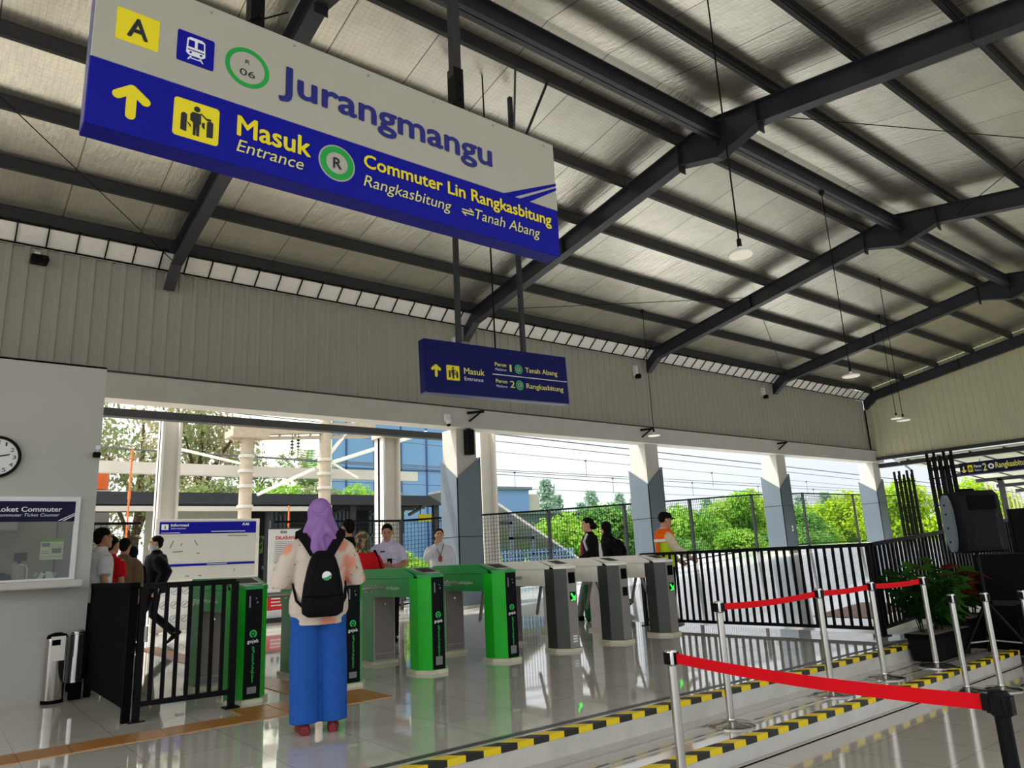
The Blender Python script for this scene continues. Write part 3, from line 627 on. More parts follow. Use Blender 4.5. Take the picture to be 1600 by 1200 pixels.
# ------------------------------------------------------------------ the small blue sign
yf = 7.6; o3 = (5.9, 7.66, 3.2); s2 = thing('platform_sign', 'small blue hanging sign with the entrance and both platforms', 'sign', o3)
x0, x1, z0, z1 = 4.70, 7.13, 3.225, 3.925
T = Matrix.Translation((5.9, 7.6, 3.55)) @ Matrix.Rotation(math.radians(-1.6), 4, 'Y') @ Matrix.Translation((-5.9, -7.6, -3.55))
R3 = T.to_3x3(); fr = Fr(T @ Vector((0, yf, 0)), R3 @ Vector((1, 0, 0)), R3 @ Vector((0, 0, 1)))
MB().box(x0, x1, yf, yf+.012, z0, z1).xf(T).build('face', 'sign_navy', s2, off=o3)
MB().box(x0-.004, x0+.0, yf+.004, yf+.14, z0, z1).box(x0, x1, yf+.012, yf+.13, z0+.01, z1).xf(T).build('box', 'sign_navy', s2, off=o3)
MB().box(x0-.004, x1+.004, yf+.002, yf+.14, z0-.012, z0+.008).box(x1, x1+.012, yf, yf+.14, z0, z1).xf(T).build('frame_trim', 'sign_side', s2, off=o3)
dz = -.03
def sy(x, z): return z-(x-5.9)*.0279+.0           # readings taken level, sign hangs a little askew
arrow_mb(fr, 4.783, 4.931, sy(4.85, 3.401), sy(4.85, 3.568), .02).build('arrow', 'yellow', s2, off=o3)
b0, b1 = sy(5.11, 3.385), sy(5.11, 3.583)
mb = MB(); flat(mb, fr, rrect(5.015, 5.217, b0, b1, .012), 0, .003); gp_ = mb.build('gate_plate', 'yellow', s2, off=o3)
gate_picto(fr, 5.015, 5.217, b0, b1).build('gate_symbol', 'lettering_black', gp_, off=o3)
write(s2, 'entrance_text', 'Masuk', fr, 5.29, 5.62, sy(5.45, 3.497), sy(5.45, 3.58), 'pale_yellow', .01, 0, .004, o3)
write(s2, 'entrance_translation', 'Entrance', fr, 5.29, 5.596, sy(5.45, 3.409), sy(5.45, 3.457), 'lettering_white', 0, 0, .004, o3)
for i, (pz, qz, num, nz, nm) in enumerate(((3.668, 3.606, '1', 3.617, 'Tanah Abang'), (3.434, 3.372, '2', 3.388, 'Rangkasbitung'))):
    write(s2, 'platform_text', 'Peron', fr, 5.808, 6.0, sy(5.9, pz), sy(5.9, pz+.05), 'pale_yellow', .02, 0, .004, o3)
    write(s2, 'platform_translation', 'Platform', fr, 5.808, 5.998, sy(5.9, qz), sy(5.9, qz+.034), 'lettering_white', 0, .2, .004, o3)
    write(s2, 'platform_number', num, fr, 6.05+(.012 if i == 0 else 0), 6.05+(.042 if i == 0 else .08), sy(6.08, nz), sy(6.08, nz+.095), 'pale_yellow', .006, 0, .004, o3)
    mb = MB(); ring_mb(mb, fr, 6.222, sy(6.22, nz+.048), .048, .068, 0, .003, 32); mb.build('line_ring', 'lettering_green', s2, off=o3)
    mb = MB(); flat(mb, fr, circ(6.222, sy(6.22, nz+.048), .036, 24), 0, .003); mb.build('ring_disc', 'sign_white', s2, off=o3)
    write(s2, 'ring_letter', 'R', fr, 6.207, 6.238, sy(6.22, nz+.03), sy(6.22, nz+.066), 'lettering_blue', .02, 0, .005, o3)
    write(s2, 'destination', nm, fr, 6.338, 6.94 if i == 0 else 7.034, sy(6.65, nz+.005), sy(6.65, nz+.098), 'pale_yellow', .01, 0, .004, o3)
mb = MB(); flat(mb, fr, [(5.759, sy(6.4, 3.562)-.004), (7.12, sy(6.4, 3.562)-.004), (7.12, sy(6.4, 3.562)+.006), (5.759, sy(6.4, 3.562)+.006)], 0, .003); mb.build('rule', 'lettering_white', s2, off=o3)
for sx in (5.27, 6.38):
    MB().box(sx-.03, sx+.03, yf+.04, yf+.1, 3.84, Zt(7.66)+.03).build('hanging_post', 'steel_dark', s2, off=o3)
MB().cyl((5.88, yf+.07, 3.84), (5.86, yf+.07, Zt(7.66)+.2), .012, n=8).build('cable', 'black_metal', s2, off=o3)
MB().bar((6.38, yf+.07, 6.9), (6.05, 7.1, Zt(7.1)+.05), .03, .03).bar((6.38, yf+.07, 6.9), (6.7, 7.1, Zt(7.1)+.05), .03, .03).build('brace', 'steel_dark', s2, off=o3)

# ------------------------------------------------------------------ turnstiles
def turnstile(x, green, label, lit):
    t = thing('turnstile', label, 'turnstile', (x, 6.76, 0), 0, 'ticket turnstiles')
    A, B, S = ('gate_green', 'gate_green_side', 'black_plastic') if green else ('steel_shade', 'steel_light', 'steel')  # steel units: pale sides and dark cut corners, light and shade painted in
    def pl(inset=0, z=0, back=.30):   # front pedestal plan with cut corners
        return [(-.165-inset, .13, z), (-.075-inset*.5, -inset, z), (.075+inset*.5, -inset, z), (.165+inset, .13, z), (.165+inset, back+inset, z), (-.165-inset, back+inset, z)]
    MB().prism(pl(.03, 0), (0, 0, .035)).build('front_plinth', 'plinth', t)
    MB().box(-.17, .17, 1.14, 1.5, 0, .035).build('rear_plinth', 'plinth', t)
    MB().prism(pl(0, .035), (0, 0, .955-.035)).build('front_pedestal', A, t)
    MB().box(-.074, .074, -.004, .002, .04, .955).build('front_plate', S, t)
    MB().box(-.14, .14, 1.17, 1.46, .035, .76).build('rear_pedestal', 'steel', t)
    sd_ = MB().box(-.115, .125, 1.163, 1.17, .12, .74).build('service_door', 'steel_door', t); MB().box(-.115, .125, 1.163, 1.17, .05, .11).build('kick_plate', 'steel_door', t)
    MB().cyl((0, 1.15, .66), (0, 1.17, .66), .012, n=10).build('lock', 'chrome', sd_)
    if green: MB().box(-.145, -.14, 1.165, 1.465, .035, .76).build('green_edge', B, t)
    MB().box(-.16, .16, .13, 1.47, .755, .952).build('beam', B, t)
    ld = MB().prism([(-.168, .1, .955), (-.168, .42, 1.06), (-.168, 1.36, 1.06), (-.168, 1.5, .99), (-.168, 1.5, .955)], (.336, 0, 0))
    ld.prism([(-.168, .13, .955), (-.08, -.005, .955), (.08, -.005, .955), (.168, .13, .955), (.168, .2, .955), (-.168, .2, .955)], (0, 0, .03))
    ld.add([(-.168, .13, .985), (-.08, -.005, .985), (.08, -.005, .985), (.168, .13, .985), (.168, .42, 1.06), (-.168, .42, 1.06)], [(0, 1, 2, 3, 4, 5)])
    ld.build('lid', 'gate_green_side' if green else 'steel_light', t)
    M = Matrix.Translation((0, .24, 1.0175)) @ Matrix.Rotation(math.atan2(.075, .36), 4, 'X')
    db_ = MB().bbox(-.115, .115, -.13, .13, -.002, .014, .006, M).build('display_bezel', 'steel' if green else 'steel_light', t)
    MB().box(-.085, .085, -.095, .095, .012, .016, M).build('display_screen', 'black_plastic', db_)
    f = Fr((0, -.0045, 0), (1, 0, 0), (0, 0, 1))
    if green:
        mb = MB(); flat(mb, f, [(-.045, .80), (-.03, .80), (-.03, .90), (-.045, .90)], 0, .003); flat(mb, f, circ(.03, .84, .009, 10), 0, .003); flat(mb, f, circ(.02, .875, .007, 10), 0, .003); mb.build('reader_mark', 'grey_plastic', t)
        mb = MB(); ring_mb(mb, f, 0, .575, .019, .033, 0, .002, 28, (4.4, 5.0)); flat(mb, f, circ(0, .575, .010, 16), 0, .002); mb.build('round_mark', 'lettering_green', t)
        write(t, 'brand_text', 'gojek', f, -.05, .05, .49, .528, 'lettering_white', .02, 0, .002)
        fv = Fr((0, -.0045, .47), (0, 0, -1), (1, 0, 0))
        write(t, 'slogan', '#PastiAdaJalan', fv, 0, .30, -.014, .016, 'lettering_green', .01, 0, .002)
        mb = MB(); flat(mb, f, rrect(-.04, .04, .08, .135 if x < 4 else .165, .004), 0, .002); mb.build('sticker', 'lettering_grey', t)
        fs = Fr((-.16, 0, 0), (0, -1, 0), (0, 0, 1))
        write(t, 'side_brand_text', 'gojek', fs, -1.33, -1.0, .80, .885, 'lettering_white', .015, 0, .002)
        write(t, 'side_slogan', '#PastiAdaJalan', fs, -.97, -.52, .825, .872, 'lettering_white', .0, 0, .002)
    else:
        MB().bbox(-.05, .055, -.012, 0, .78, .91, .006).build('reader_window', 'black_rubber', t)
        dl_ = MB().bbox(-.04, .05, -.01, 0, .57, .68, .005).build('direction_lamp', 'black_plastic', t)
        if lit:
            mb = MB(); ff = Fr((0, -.0105, 0), (1, 0, 0), (0, 0, 1))
            flat(mb, ff, [(-.034, .655), (-.016, .668), (.022, .622), (.006, .607)], 0, .003); flat(mb, ff, [(.04, .578), (.042, .642), (-.022, .58)], 0, .0035); flat(mb, ff, [(-.034, .578), (.04, .578), (.04, .588), (-.034, .588)], 0, .003)
            mb.build('lit_arrow', 'arrow_lamp', dl_)
        if x > 6.05 and x < 6.3:
            mb = MB(); 
            for i in range(3): flat(mb, f, [(-.03, .1+.03*i), (.04, .1+.03*i), (.04, .118+.03*i), (-.03, .118+.03*i)], 0, .002)
            mb.build('sticker', 'lettering_white', t)
    MB().cyl((.15, .78, .86), (.21, .78, .86), .07, .06).sph((.215, .78, .86), .05).build('hub', 'steel', t, True)
    for d in ((1, -.05, .0), (.10, -.34, -.9), (.12, .42, -.88)):
        d = Vector(d).normalized()*.54; p = Vector((.21, .78, .86))
        MB().tube([p+d*.05, p+d], .021, 12).build('arm', 'steel', t, True)
for x, gr, lab, lit in ((2.34, 1, 'green turnstile next to the black swing gate, first of the row', 0), (3.30, 1, 'green turnstile half hidden behind the woman with the backpack', 0), (4.27, 1, 'green turnstile in front of the officer in the pale shirt', 0), (5.25, 1, 'green turnstile standing beside the first steel one', 0),
                        (6.185, 0, 'steel turnstile with a lit green arrow and a white sticker low down', 1), (7.10, 0, 'steel turnstile without a lit arrow, between two lit ones', 0), (8.015, 0, 'steel turnstile with a lit green arrow, last before the black railing', 1)): turnstile(x, gr, lab, lit)

# ------------------------------------------------------------------ black swing gate beside the booth, railing beyond the turnstiles
def bars_fence(name, label, cat, p, q, h, n, z0=.1, post=True, pw=.05, zf=None, bw=.028, group=None):
    p, q = Vector(p), Vector(q); zf = zf or (lambda a: 0.0)
    t = thing(name, label, cat, p, 0, group)
    P = lambda a: (q-p)*a+Vector((0, 0, zf(a)))
    MB().bar(P(0)+Vector((0, 0, h)), P(1)+Vector((0, 0, h)), .06, .045).build('top_rail', 'black_metal', t)
    MB().bar(P(0)+Vector((0, 0, z0)), P(1)+Vector((0, 0, z0)), .04, .04).build('bottom_rail', 'black_metal', t)
    for i in range(1, n):
        b = P(i/n); MB().box(b.x-bw/2, b.x+bw/2, b.y-bw/2, b.y+bw/2, b.z+z0, b.z+h).build('bar', 'black_metal', t)
    if post:
        for a in (0, 1):
            b = P(a); MB().box(b.x-pw/2, b.x+pw/2, b.y-pw/2, b.y+pw/2, b.z, b.z+h).box(b.x-.06, b.x+.06, b.y-.06, b.y+.06, b.z, b.z+.012).build('post', 'black_metal', t)
    return t
gt = bars_fence('swing_gate', 'black barred swing gate between the booth fence and the first green turnstile', 'gate', (1.43, 6.76, 0), (2.15, 6.70, 0), 1.035, 8, .13, True, .05)
MB().box(.3, .36, -.02, .02, .0, .01).cyl((.66, -.03, .05), (.66, -.03, .16), .012).cyl((.03, -.04, .6), (.03, -.04, .72), .015).build('bolt', 'steel', gt)
# solid-looking fence running back to the booth: dense bars seen edge on
bf = thing('barrier_panel', 'black panel of upright slats between the ticket booth and the swing gate', 'barrier', (1.36, 6.78, 0)); o3 = (1.36, 6.78, 0)
MB().bbox(1.32, 1.40, 6.74, 8.56, 1.02, 1.07, .008).build('top_rail', 'black_rubber', bf, off=o3)
MB().box(1.345, 1.375, 6.78, 8.56, .10, .14).build('bottom_rail', 'black_rubber', bf, off=o3)
for i in range(34):
    y = 6.83+i*.051; MB().box(1.335, 1.385, y, y+.04, .12, 1.03).build('slat', 'black_rubber', bf, off=o3)
for y in (6.76, 8.53): MB().box(1.33, 1.39, y, y+.05, 0, 1.03).build('post', 'black_rubber', bf, off=o3)
r1 = bars_fence('railing', 'black barred railing running from the last turnstile towards the steps', 'railing', (8.78, 7.95, 0), (8.98, 4.46, 0), 1.06, 32, .09)
r2 = bars_fence('railing', 'black barred railing turning the corner and climbing beside the ramp', 'railing', (9.06, 4.46, 0), (14.2, 4.46, 0), 1.06, 46, .09, zf=lambda a: rampz(9.06+5.14*a))
r3 = bars_fence('railing', 'dark barred railing further along the ramp behind the plants', 'railing', (14.3, 4.46, 0), (20.0, 4.46, 0), 1.06, 48, .09, zf=lambda a: rampz(14.3+5.7*a))

# ------------------------------------------------------------------ stanchions with red belts
def stanchion(x, y, z, label, belt=None, m='chrome'):
    t = thing('stanchion', label, 'stanchion', (x, y, z), 0, 'chrome queue stanchions')
    MB().lathe([(.17, 0), (.17, .008), (.15, .018), (.06, .026), (.03, .04), (.028, .05)]).build('base', 'chrome', t, True)
    MB().cyl((0, 0, .03), (0, 0, .80), .026, n=24).build('tube', m, t, True)
    MB().lathe([(.028, .79), (.036, .8), (.036, .865), (.03, .875)]).build('head', m, t, True)
    MB().box(-.018, .018, -.042, .042, .80, .862).box(-.042, .042, -.018, .018, .80, .862).build('belt_slot', 'black_plastic', t)
    if belt:
        d = Vector((belt[0]-x, belt[1]-y, belt[2]-z)); L = math.hypot(d.x, d.y); u = Vector((d.x, d.y, 0))/L; mb = MB(); n = 14
        w = belt[3] if len(belt) > 3 else .048; sag = .012*L; pts = []
        for i in range(n+1):
            a = i/n; c = u*(.04+(L-.08)*a)+Vector((0, 0, .832+d.z*a-sag*4*a*(1-a))); pts.append(c)
        s = Vector((-u.y, u.x, 0))*.0012
        mb.loft([[c-s-Vector((0, 0, w/2)), c+s-Vector((0, 0, w/2)), c+s+Vector((0, 0, w/2)), c-s+Vector((0, 0, w/2))] for c in pts]).build('belt', 'belt_red', t)
        e = u*(L-.05)+Vector((0, 0, .832+d.z)); MB().box(-.012, .012, -.012, .012, -.028, .028, Matrix.Translation(e)).build('belt_clip', 'black_plastic', t)
    return t
stanchion(3.36, 2.88, -.3, 'nearest chrome stanchion, its wide red belt crossing the foreground', (3.08, 1.14, -.3, .055))
stanchion(3.08, 1.14, -.3, 'black-topped stanchion at the near end of the wide red belt', None, 'black_plastic')
stanchion(4.76, 3.57, -.15, 'chrome stanchion on the step, first of the belted row', (6.22, 3.59, -.15))
stanchion(6.22, 3.59, -.15, 'chrome stanchion on the step, second of the belted row', (7.19, 3.6, -.15))
stanchion(7.19, 3.6, -.15, 'chrome stanchion on the step, third of the belted row', (8.08, 3.5, -.15))
stanchion(8.08, 3.5, -.15, 'chrome stanchion in front of the black planter, end of the belted row')
stanchion(7.8, 3.14, -.3, 'spare chrome stanchion without belt on the lower floor, nearest the steps')
stanchion(8.02, 2.93, -.3, 'spare chrome stanchion without belt, middle of the three by the speaker stand')
stanchion(8.36, 2.72, -.3, 'spare chrome stanchion without belt standing right of the speaker stand')

# ------------------------------------------------------------------ pendant lamps
def lamp(x, y, z, top, label, r=.16):
    t = thing('pendant_lamp', label, 'lamp', (x, y, z), 0, 'disc pendant lamps')
    MB().lathe([(r, 0), (r*1.02, .012), (r*.9, .03), (r*.3, .045), (.03, .07), (.022, .1)]).build('shade', 'white', t, True)
    MB().lathe([(r*.94, -.004), (r*.94, .004)]).build('diffuser', 'lamp_disc', t)
    MB().cyl((0, 0, .09), (0, 0, top-z), .009, n=8).lathe([(.024, .09), (.024, .18)]).lathe([(.02, top-z-.09), (.055, top-z-.02), (.055, top-z)]).build('rod', 'black_metal', t)
    return t
lamp(6.345, 4.0, 4.07, Zt(4.0)+.22, 'disc pendant lamp on a long rod, nearest, in front of the second roof frame', .13)
lamp(14.52, 12.33, 4.0, Zt(12.33)+.22, 'disc pendant lamp hanging against the white beam by the second clad column')
lamp(13.16, 6.34, 4.08, 7.855, 'disc pendant lamp below the ridge between the third and fourth frames')
lamp(19.96, 8.42, 4.13, Zt(8.42)+.22, 'higher of two disc pendant lamps before the end wall', .17)
lamp(22.6, 9.72, 4.62, Zt(9.72)+.22, 'lower-looking disc pendant lamp beside another before the end wall', .16)
# small fittings along the wall
def spot(x, z, label):
    t = thing('wall_spotlight', label, 'spotlight', (x, YW, z), 0, 'wall spotlights')
    o3 = (x, YW, z); MB().box(x-.05, x+.05, YW-.14, YW-.02, z, z+.3).build('housing', 'white', t, off=o3); MB().box(x-.05, x+.06, YW-.24, YW-.1, z-.1, z+.02).build('head', 'black_plastic', t, off=o3)
spot(9.55, 6.08, 'white and black wall spotlight half hidden above the small blue sign'); spot(16.0, 6.18, 'white and black wall spotlight beside the second column frame'); spot(22.6, 6.2, 'white and black wall spotlight beside the third column frame')
t = thing('wall_camera', 'black camera on a white bracket high on the ribbed wall above the booth', 'camera', (.94, YW, 6.4)); o3 = (.94, YW, 6.4)
MB().box(.9, .98, YW-.12, YW-.01, 6.5, 6.62).build('bracket', 'white', t, off=o3); MB().bbox(.84, 1.1, YW-.3, YW-.08, 6.38, 6.52, .03).cyl((1.04, YW-.3, 6.43), (1.06, YW-.34, 6.41), .05).build('housing', 'black_plastic', t, off=o3)
t = thing('column_loudspeaker', 'slim black column loudspeaker on the first clad column', 'speaker', (9.88, YW, 3.5)); o3 = (9.88, YW, 3.5)
MB().bbox(9.76, 9.95, YW-.2, YW-.02, 3.52, 4.12, .012).build('cabinet', 'black_plastic', t, off=o3); MB().box(9.775, 9.935, YW-.206, YW-.2, 3.54, 4.1).build('grille', 'black_metal', t, off=o3)
MB().bar((9.86, YW-.02, 4.2), (9.86, YW-.16, 4.12), .03, .03).build('bracket', 'black_metal', t, off=o3)
t = thing('dome_camera', 'small white dome camera on the beam beside the column loudspeaker', 'camera', (9.2, 13.94, 4.2)); o3 = (9.2, 13.94, 4.2)
MB().box(9.1, 9.24, 13.88, 13.95, 4.25, 4.42).lathe([(.06, 0), (.065, .06), (.06, .1)], (9.17, 13.86, 4.18)).build('body', 'white', t, True, o3); MB().sph((9.17, 13.86, 4.17), .05).build('dome', 'black_plastic', t, True, o3)
for x, l in ((9.9, 'above the column loudspeaker'), (15.98, 'on the beam by the second clad column'), (23.0, 'on the beam by the third clad column')):
    t = thing('beam_bracket', 'small black angled bracket '+l, 'bracket', (x, 13.94, 4.45), 0, 'beam brackets'); o3 = (x, 13.94, 4.45)
    MB().bar((x-.15, 13.92, 4.5), (x+.25, 13.8, 4.55), .05, .06).build('arm', 'black_metal', t, off=o3); MB().bar((x-.1, 13.93, 4.3), (x+.15, 13.8, 4.52), .04, .04).build('strut', 'black_metal', t, off=o3)
single(MB().tube([(30.2, 13.9, 4.5), (30.3, 13.7, 4.45), (30.6, 13.2, 4.0), (30.75, 13.0, 3.7)], .05, 10), 'drain_pipe', 'white', 'white bent drain pipe at the corner column', 'pipe', (30.75, 13.0, 3.7), None, True)
single(MB().cyl((29.85, YW-.1, 4.6), (29.85, YW-.1, 6.3), .03, n=10), 'downpipe', 'black_metal', 'thin black pipe down the corner of the two ribbed walls', 'pipe', (29.85, YW-.1, 4.6))
# ------------------------------------------------------------------ plants and trees
def leaves(n, c, r, size, rnd, mb=None, up=.3, long=1.0, shell=.55):
    mb = mb or MB(); c = Vector(c)
    for i in range(n):
        while True:
            v = Vector((rnd.uniform(-1, 1), rnd.uniform(-1, 1), rnd.uniform(-1, 1)))
            if .05 < v.length < 1: break
        v = v.normalized()*(shell+(1-shell)*rnd.random())
        p = c+Vector((v.x*r[0], v.y*r[1], v.z*r[2])); s = size*rnd.uniform(.6, 1.3)
        n_ = (v+Vector((rnd.uniform(-.8, .8), rnd.uniform(-.8, .8), rnd.uniform(-.6, 1.0)+up))).normalized()
        a = n_.cross(Vector((rnd.uniform(-1, 1), rnd.uniform(-1, 1), rnd.uniform(-1, 1)))).normalized(); b = n_.cross(a)
        mb.add([p-a*s*.5*long, p-b*s*.28, p+a*s*.5*long, p+b*s*.28], [(0, 1, 2, 3)])
    return mb
def crown(kind, seed):
    rnd = random.Random(seed); mb = MB()
    if kind == 'bush':
        for i in range(18):
            a = rnd.uniform(0, 2*PI); d = rnd.uniform(0, .62)
            z = .42+.36*(1-d)+rnd.uniform(-.22, .16)
            leaves(430, (d*math.cos(a), d*math.sin(a), z), (.29, .29, .23), .066, rnd, mb)
    if kind == 'round':
        for i in range(18):
            a = rnd.uniform(0, 2*PI); d = rnd.uniform(0, .34); z = rnd.uniform(.42, .86)
            leaves(360, (d*math.cos(a), d*math.sin(a), z), (.18, .18, .13), .036, rnd, mb)
    if kind == 'loose':
        for i in range(26):
            a = rnd.uniform(0, 2*PI); d = rnd.uniform(.05, .42); z = rnd.uniform(.4, .95)
            leaves(150, (d*math.cos(a), d*math.sin(a), z), (.15, .15, .09), .026, rnd, mb)
    if kind == 'conifer':
        for i in range(15):
            z = .2+.78*i/15; r = .2*(1-i/16)+.02
            for j in range(5):
                a = 2*PI*j/5+i*.7+rnd.uniform(-.3, .3)
                leaves(15, (r*.7*math.cos(a), r*.7*math.sin(a), z), (r*.6+.02, r*.6+.02, .035), .05, rnd, mb, .1, 1.2)
    return mb
def trunk(kind):
    mb = MB()
    if kind == 'bush':
        for a in range(4): mb.tube([(0, 0, 0), (.12*math.cos(a*1.6), .12*math.sin(a*1.6), .25), (.3*math.cos(a*1.6), .3*math.sin(a*1.6), .5)], [.03, .022, .01], 6)
    else:
        mb.tube([(0, 0, 0), (.01, 0, .3), (-.01, .01, .6), (0, 0, .93)], [.03, .024, .015, .005], 7)
        if kind != 'conifer':
            for a in range(5): mb.tube([(0, 0, .33+.05*a), (.1*math.cos(a*1.3), .1*math.sin(a*1.3), .47+.05*a), (.24*math.cos(a*1.3), .24*math.sin(a*1.3), .6+.05*a)], [.014, .01, .004], 5)
    return mb
PROTO = {}
def tree(name, kind, m, x, y, z, w, h, label, group, cat='tree', seed=1):
    key = (kind, m, seed)
    if key not in PROTO:
        a = crown(kind, seed).build('foliage', m); b = trunk(kind).build('trunk', 'bark', None, True)
        PROTO[key] = (a.data, b.data); bpy.data.objects.remove(a); bpy.data.objects.remove(b)
    t = thing(name, label, cat, (x, y, z), (x*7+y) % 6.28, group)
    for nm, me in zip(('foliage', 'trunk'), PROTO[key]):
        o = bpy.data.objects.new(nm, me); C.objects.link(o); o.parent = t; o.scale = (w, w, h)
    return t
G = -1.65
for x, y, w, h, k, m, l in ((7.6, 38.5, 9, 11.5, 'loose', 'leaf_dull', 'tall tree beyond the platform beside the ticket booth edge'), (4.6, 39, 7, 10.5, 'loose', 'leaf_dry', 'dry brownish tree just right of the ticket booth'),
        (10.6, 39, 10, 12.6, 'loose', 'leaf_dry', 'sparse brown tree behind the pale square post'), (13.2, 41, 8, 9.6, 'loose', 'leaf_dull', 'green tree between the two concrete catenary masts'),
        (9.6, 34, 6, 7.4, 'round', 'leaf_dull', 'low bright tree over the dark platform roof, left of the masts'), (12.2, 35, 6, 7.2, 'round', 'leaf_bright', 'low bright tree over the dark platform roof, behind the first mast'), (15.3, 37, 6, 7.2, 'round', 'leaf_dull', 'low tree over the dark platform roof, between the masts'), (18.6, 37, 5, 7.3, 'round', 'leaf_bright', 'low tree in front of the tall blue building')):
    tree('garden_tree', k, m, x, y, G, w, h, l, 'trees beyond the far platform', seed=len(l) % 3+1)
# palm
pt = thing('palm_tree', 'palm with upright fronds between the concrete masts', 'tree', (16.7, 40, G)); rnd = random.Random(3)
MB().tube([(0, 0, 0), (.1, 0, 3), (0, 0, 7.2)], [.22, .18, .14], 8).build('trunk', 'bark', pt, True)
for j in range(14):
    a = 2*PI*j/14+rnd.uniform(-.2, .2); el = rnd.uniform(.1, 1.35); L = rnd.uniform(2.2, 3.2); mb = MB(); prev = None
    for i in range(11):
        s = i/10; e2 = el-1.4*s*s*(1.2-el*.5); p = Vector((math.cos(a)*math.cos(el)*L*s, math.sin(a)*math.cos(el)*L*s, 7.2+L*s*math.sin(el)-1.0*s*s*(1.3-el*.7)))
        if prev is not None:
            t = (p-prev).normalized(); sd = t.cross(Vector((0, 0, 1))).normalized()
            for q in (-1, 1):
                for kk in (.0, .5):
                    b = prev+(p-prev)*kk; tip = b+sd*q*(.75*(1-s*.6))+t*.35-Vector((0, 0, .25)); mb.add([b, b+t*.09, tip], [(0, 1, 2)])
        prev = p
    mb.build('frond', 'leaf_dull' if j % 2 else 'leaf_mid', pt)
i = 0
for x, y, w, h, m, l in ((40, 44, 9, 5.9, 'leaf_bright', 'bright bush beyond the fence beside the sloping stair roof'), (47, 46, 10, 6.3, 'leaf_mid', 'bush beyond the fence behind the walking woman'), (53, 44, 10, 6.0, 'leaf_bright', 'bright bush beyond the fence behind the second clad column'),
        (58, 46, 10, 6.6, 'leaf_mid', 'bush beyond the fence behind the officer in the vest'), (62, 43, 9, 7.2, 'leaf_bright', 'tall bright bush beyond the fence right of the officer'), (68, 46, 8, 7.9, 'leaf_yellow', 'yellowish bush beyond the fence'), (71, 44, 9, 6.6, 'leaf_mid', 'bush beyond the fence left of the third clad column'),
        (80, 47, 10, 6.4, 'leaf_bright', 'bright bush beyond the fence right of the third clad column'), (90, 46, 12, 8.2, 'leaf_yellow', 'large bright bush beyond the fence left of the corner column'), (98, 45, 11, 7.4, 'leaf_mid', 'bush beyond the fence at the corner column'), (75, 33, 9, 7.6, 'leaf_yellow', 'lime bush seen between the corner column and the folding gate'), (80, 29, 9, 7.8, 'leaf_yellow', 'lime bush seen between the two folding gates'), (44, 36, 6, 3.6, 'leaf_mid', 'low bush beyond the fence near the sloping stair roof'), (52, 36, 7, 3.7, 'leaf_bright', 'low bright bush along the fence behind the second column'), (60, 36, 7, 4.0, 'leaf_mid', 'low bush along the fence in front of the tall ones')):
    i += 1; tree('garden_bush', 'bush', m, x, y, G, w*.62, h*1.02, l, 'bushes beyond the fence', 'bush', seed=i % 3+1)
for x, y, w, h, l in ((59, 68, 9, 12.4, 'tallest pale conifer beside the small blue building'), (62.5, 70, 7, 10.6, 'narrow conifer second from the small blue building'), (66.5, 70, 6, 9.6, 'conifer behind the walking women'), (69.5, 71, 8, 11.4, 'tall conifer above the walking women'), (74, 70, 7, 11, 'conifer left of the second clad column'), (79, 72, 8, 10.6, 'conifer close to the second clad column'), (93, 70, 8, 10.5, 'conifer right of the officer in the vest'), (108, 72, 10, 12.5, 'conifer left of the third clad column'), (128, 70, 11, 12, 'conifer right of the third clad column'), (140, 72, 11, 12, 'farthest conifer towards the corner column'), (116, 68, 10, 10.8, 'conifer rising behind the third clad column')):
    tree('conifer', 'conifer', 'leaf_conifer_haze', x, y, G, w*1.25, h, l, 'distant conifers', seed=int(x) % 2+1)

# ------------------------------------------------------------------ beyond the long wall: mesh fence, boards, platform
def mesh_panel(xa, xb, zf, label, y=16.2, h=2.13):
    za, zb = zf(xa), zf(xb)
    t = thing('mesh_fence_panel', label, 'fence', (xa, y, za), 0, 'mesh fence panels'); o3 = (xa, y, za)
    MB().bar((xa, y, za+h), (xb, y, zb+h), .05, .05).build('top_rail', 'black_metal', t, off=o3); MB().bar((xa, y, za+.12), (xb, y, zb+.12), .04, .04).build('lower_rail', 'black_metal', t, off=o3)
    MB().box(xa-.04, xa+.04, y-.04, y+.04, za, za+h+.03).build('post', 'steel_dark', t, off=o3)
    mb = MB(); n = int((xb-xa)/.1)
    for i in range(1, n):
        x = xa+(xb-xa)*i/n; z = za+(zb-za)*i/n; mb.bar((x, y, z+.12), (x, y, z+h), .008, .008)
    for k in range(1, 20):
        mb.bar((xa, y, za+.12+(h-.12)*k/20), (xb, y, zb+.12+(h-.12)*k/20), .008, .008)
    mb.build('wire_mesh', 'black_metal', t, off=o3)
fl = lambda x: max(0, rampz(x)-.02)
for xa, xb, l in ((-1, 3.3, 'mesh fence panel behind the queue at the ticket booth'), (5.95, 9.2, 'mesh fence panel behind the pale officer'), (9.2, 14.1, 'mesh fence panel behind the first clad column'), (14.1, 17.3, 'mesh fence panel behind the two walking women'), (17.3, 20.6, 'mesh fence panel behind the officer in the bright vest'), (20.6, 24.3, 'mesh fence panel behind the third clad column'), (24.3, 27.9, 'mesh fence panel right of the third clad column'), (27.9, 32.0, 'mesh fence panel behind the corner column'), (32.0, 38, 'mesh fence panel beyond the end wall')): mesh_panel(xa, xb, fl, l)
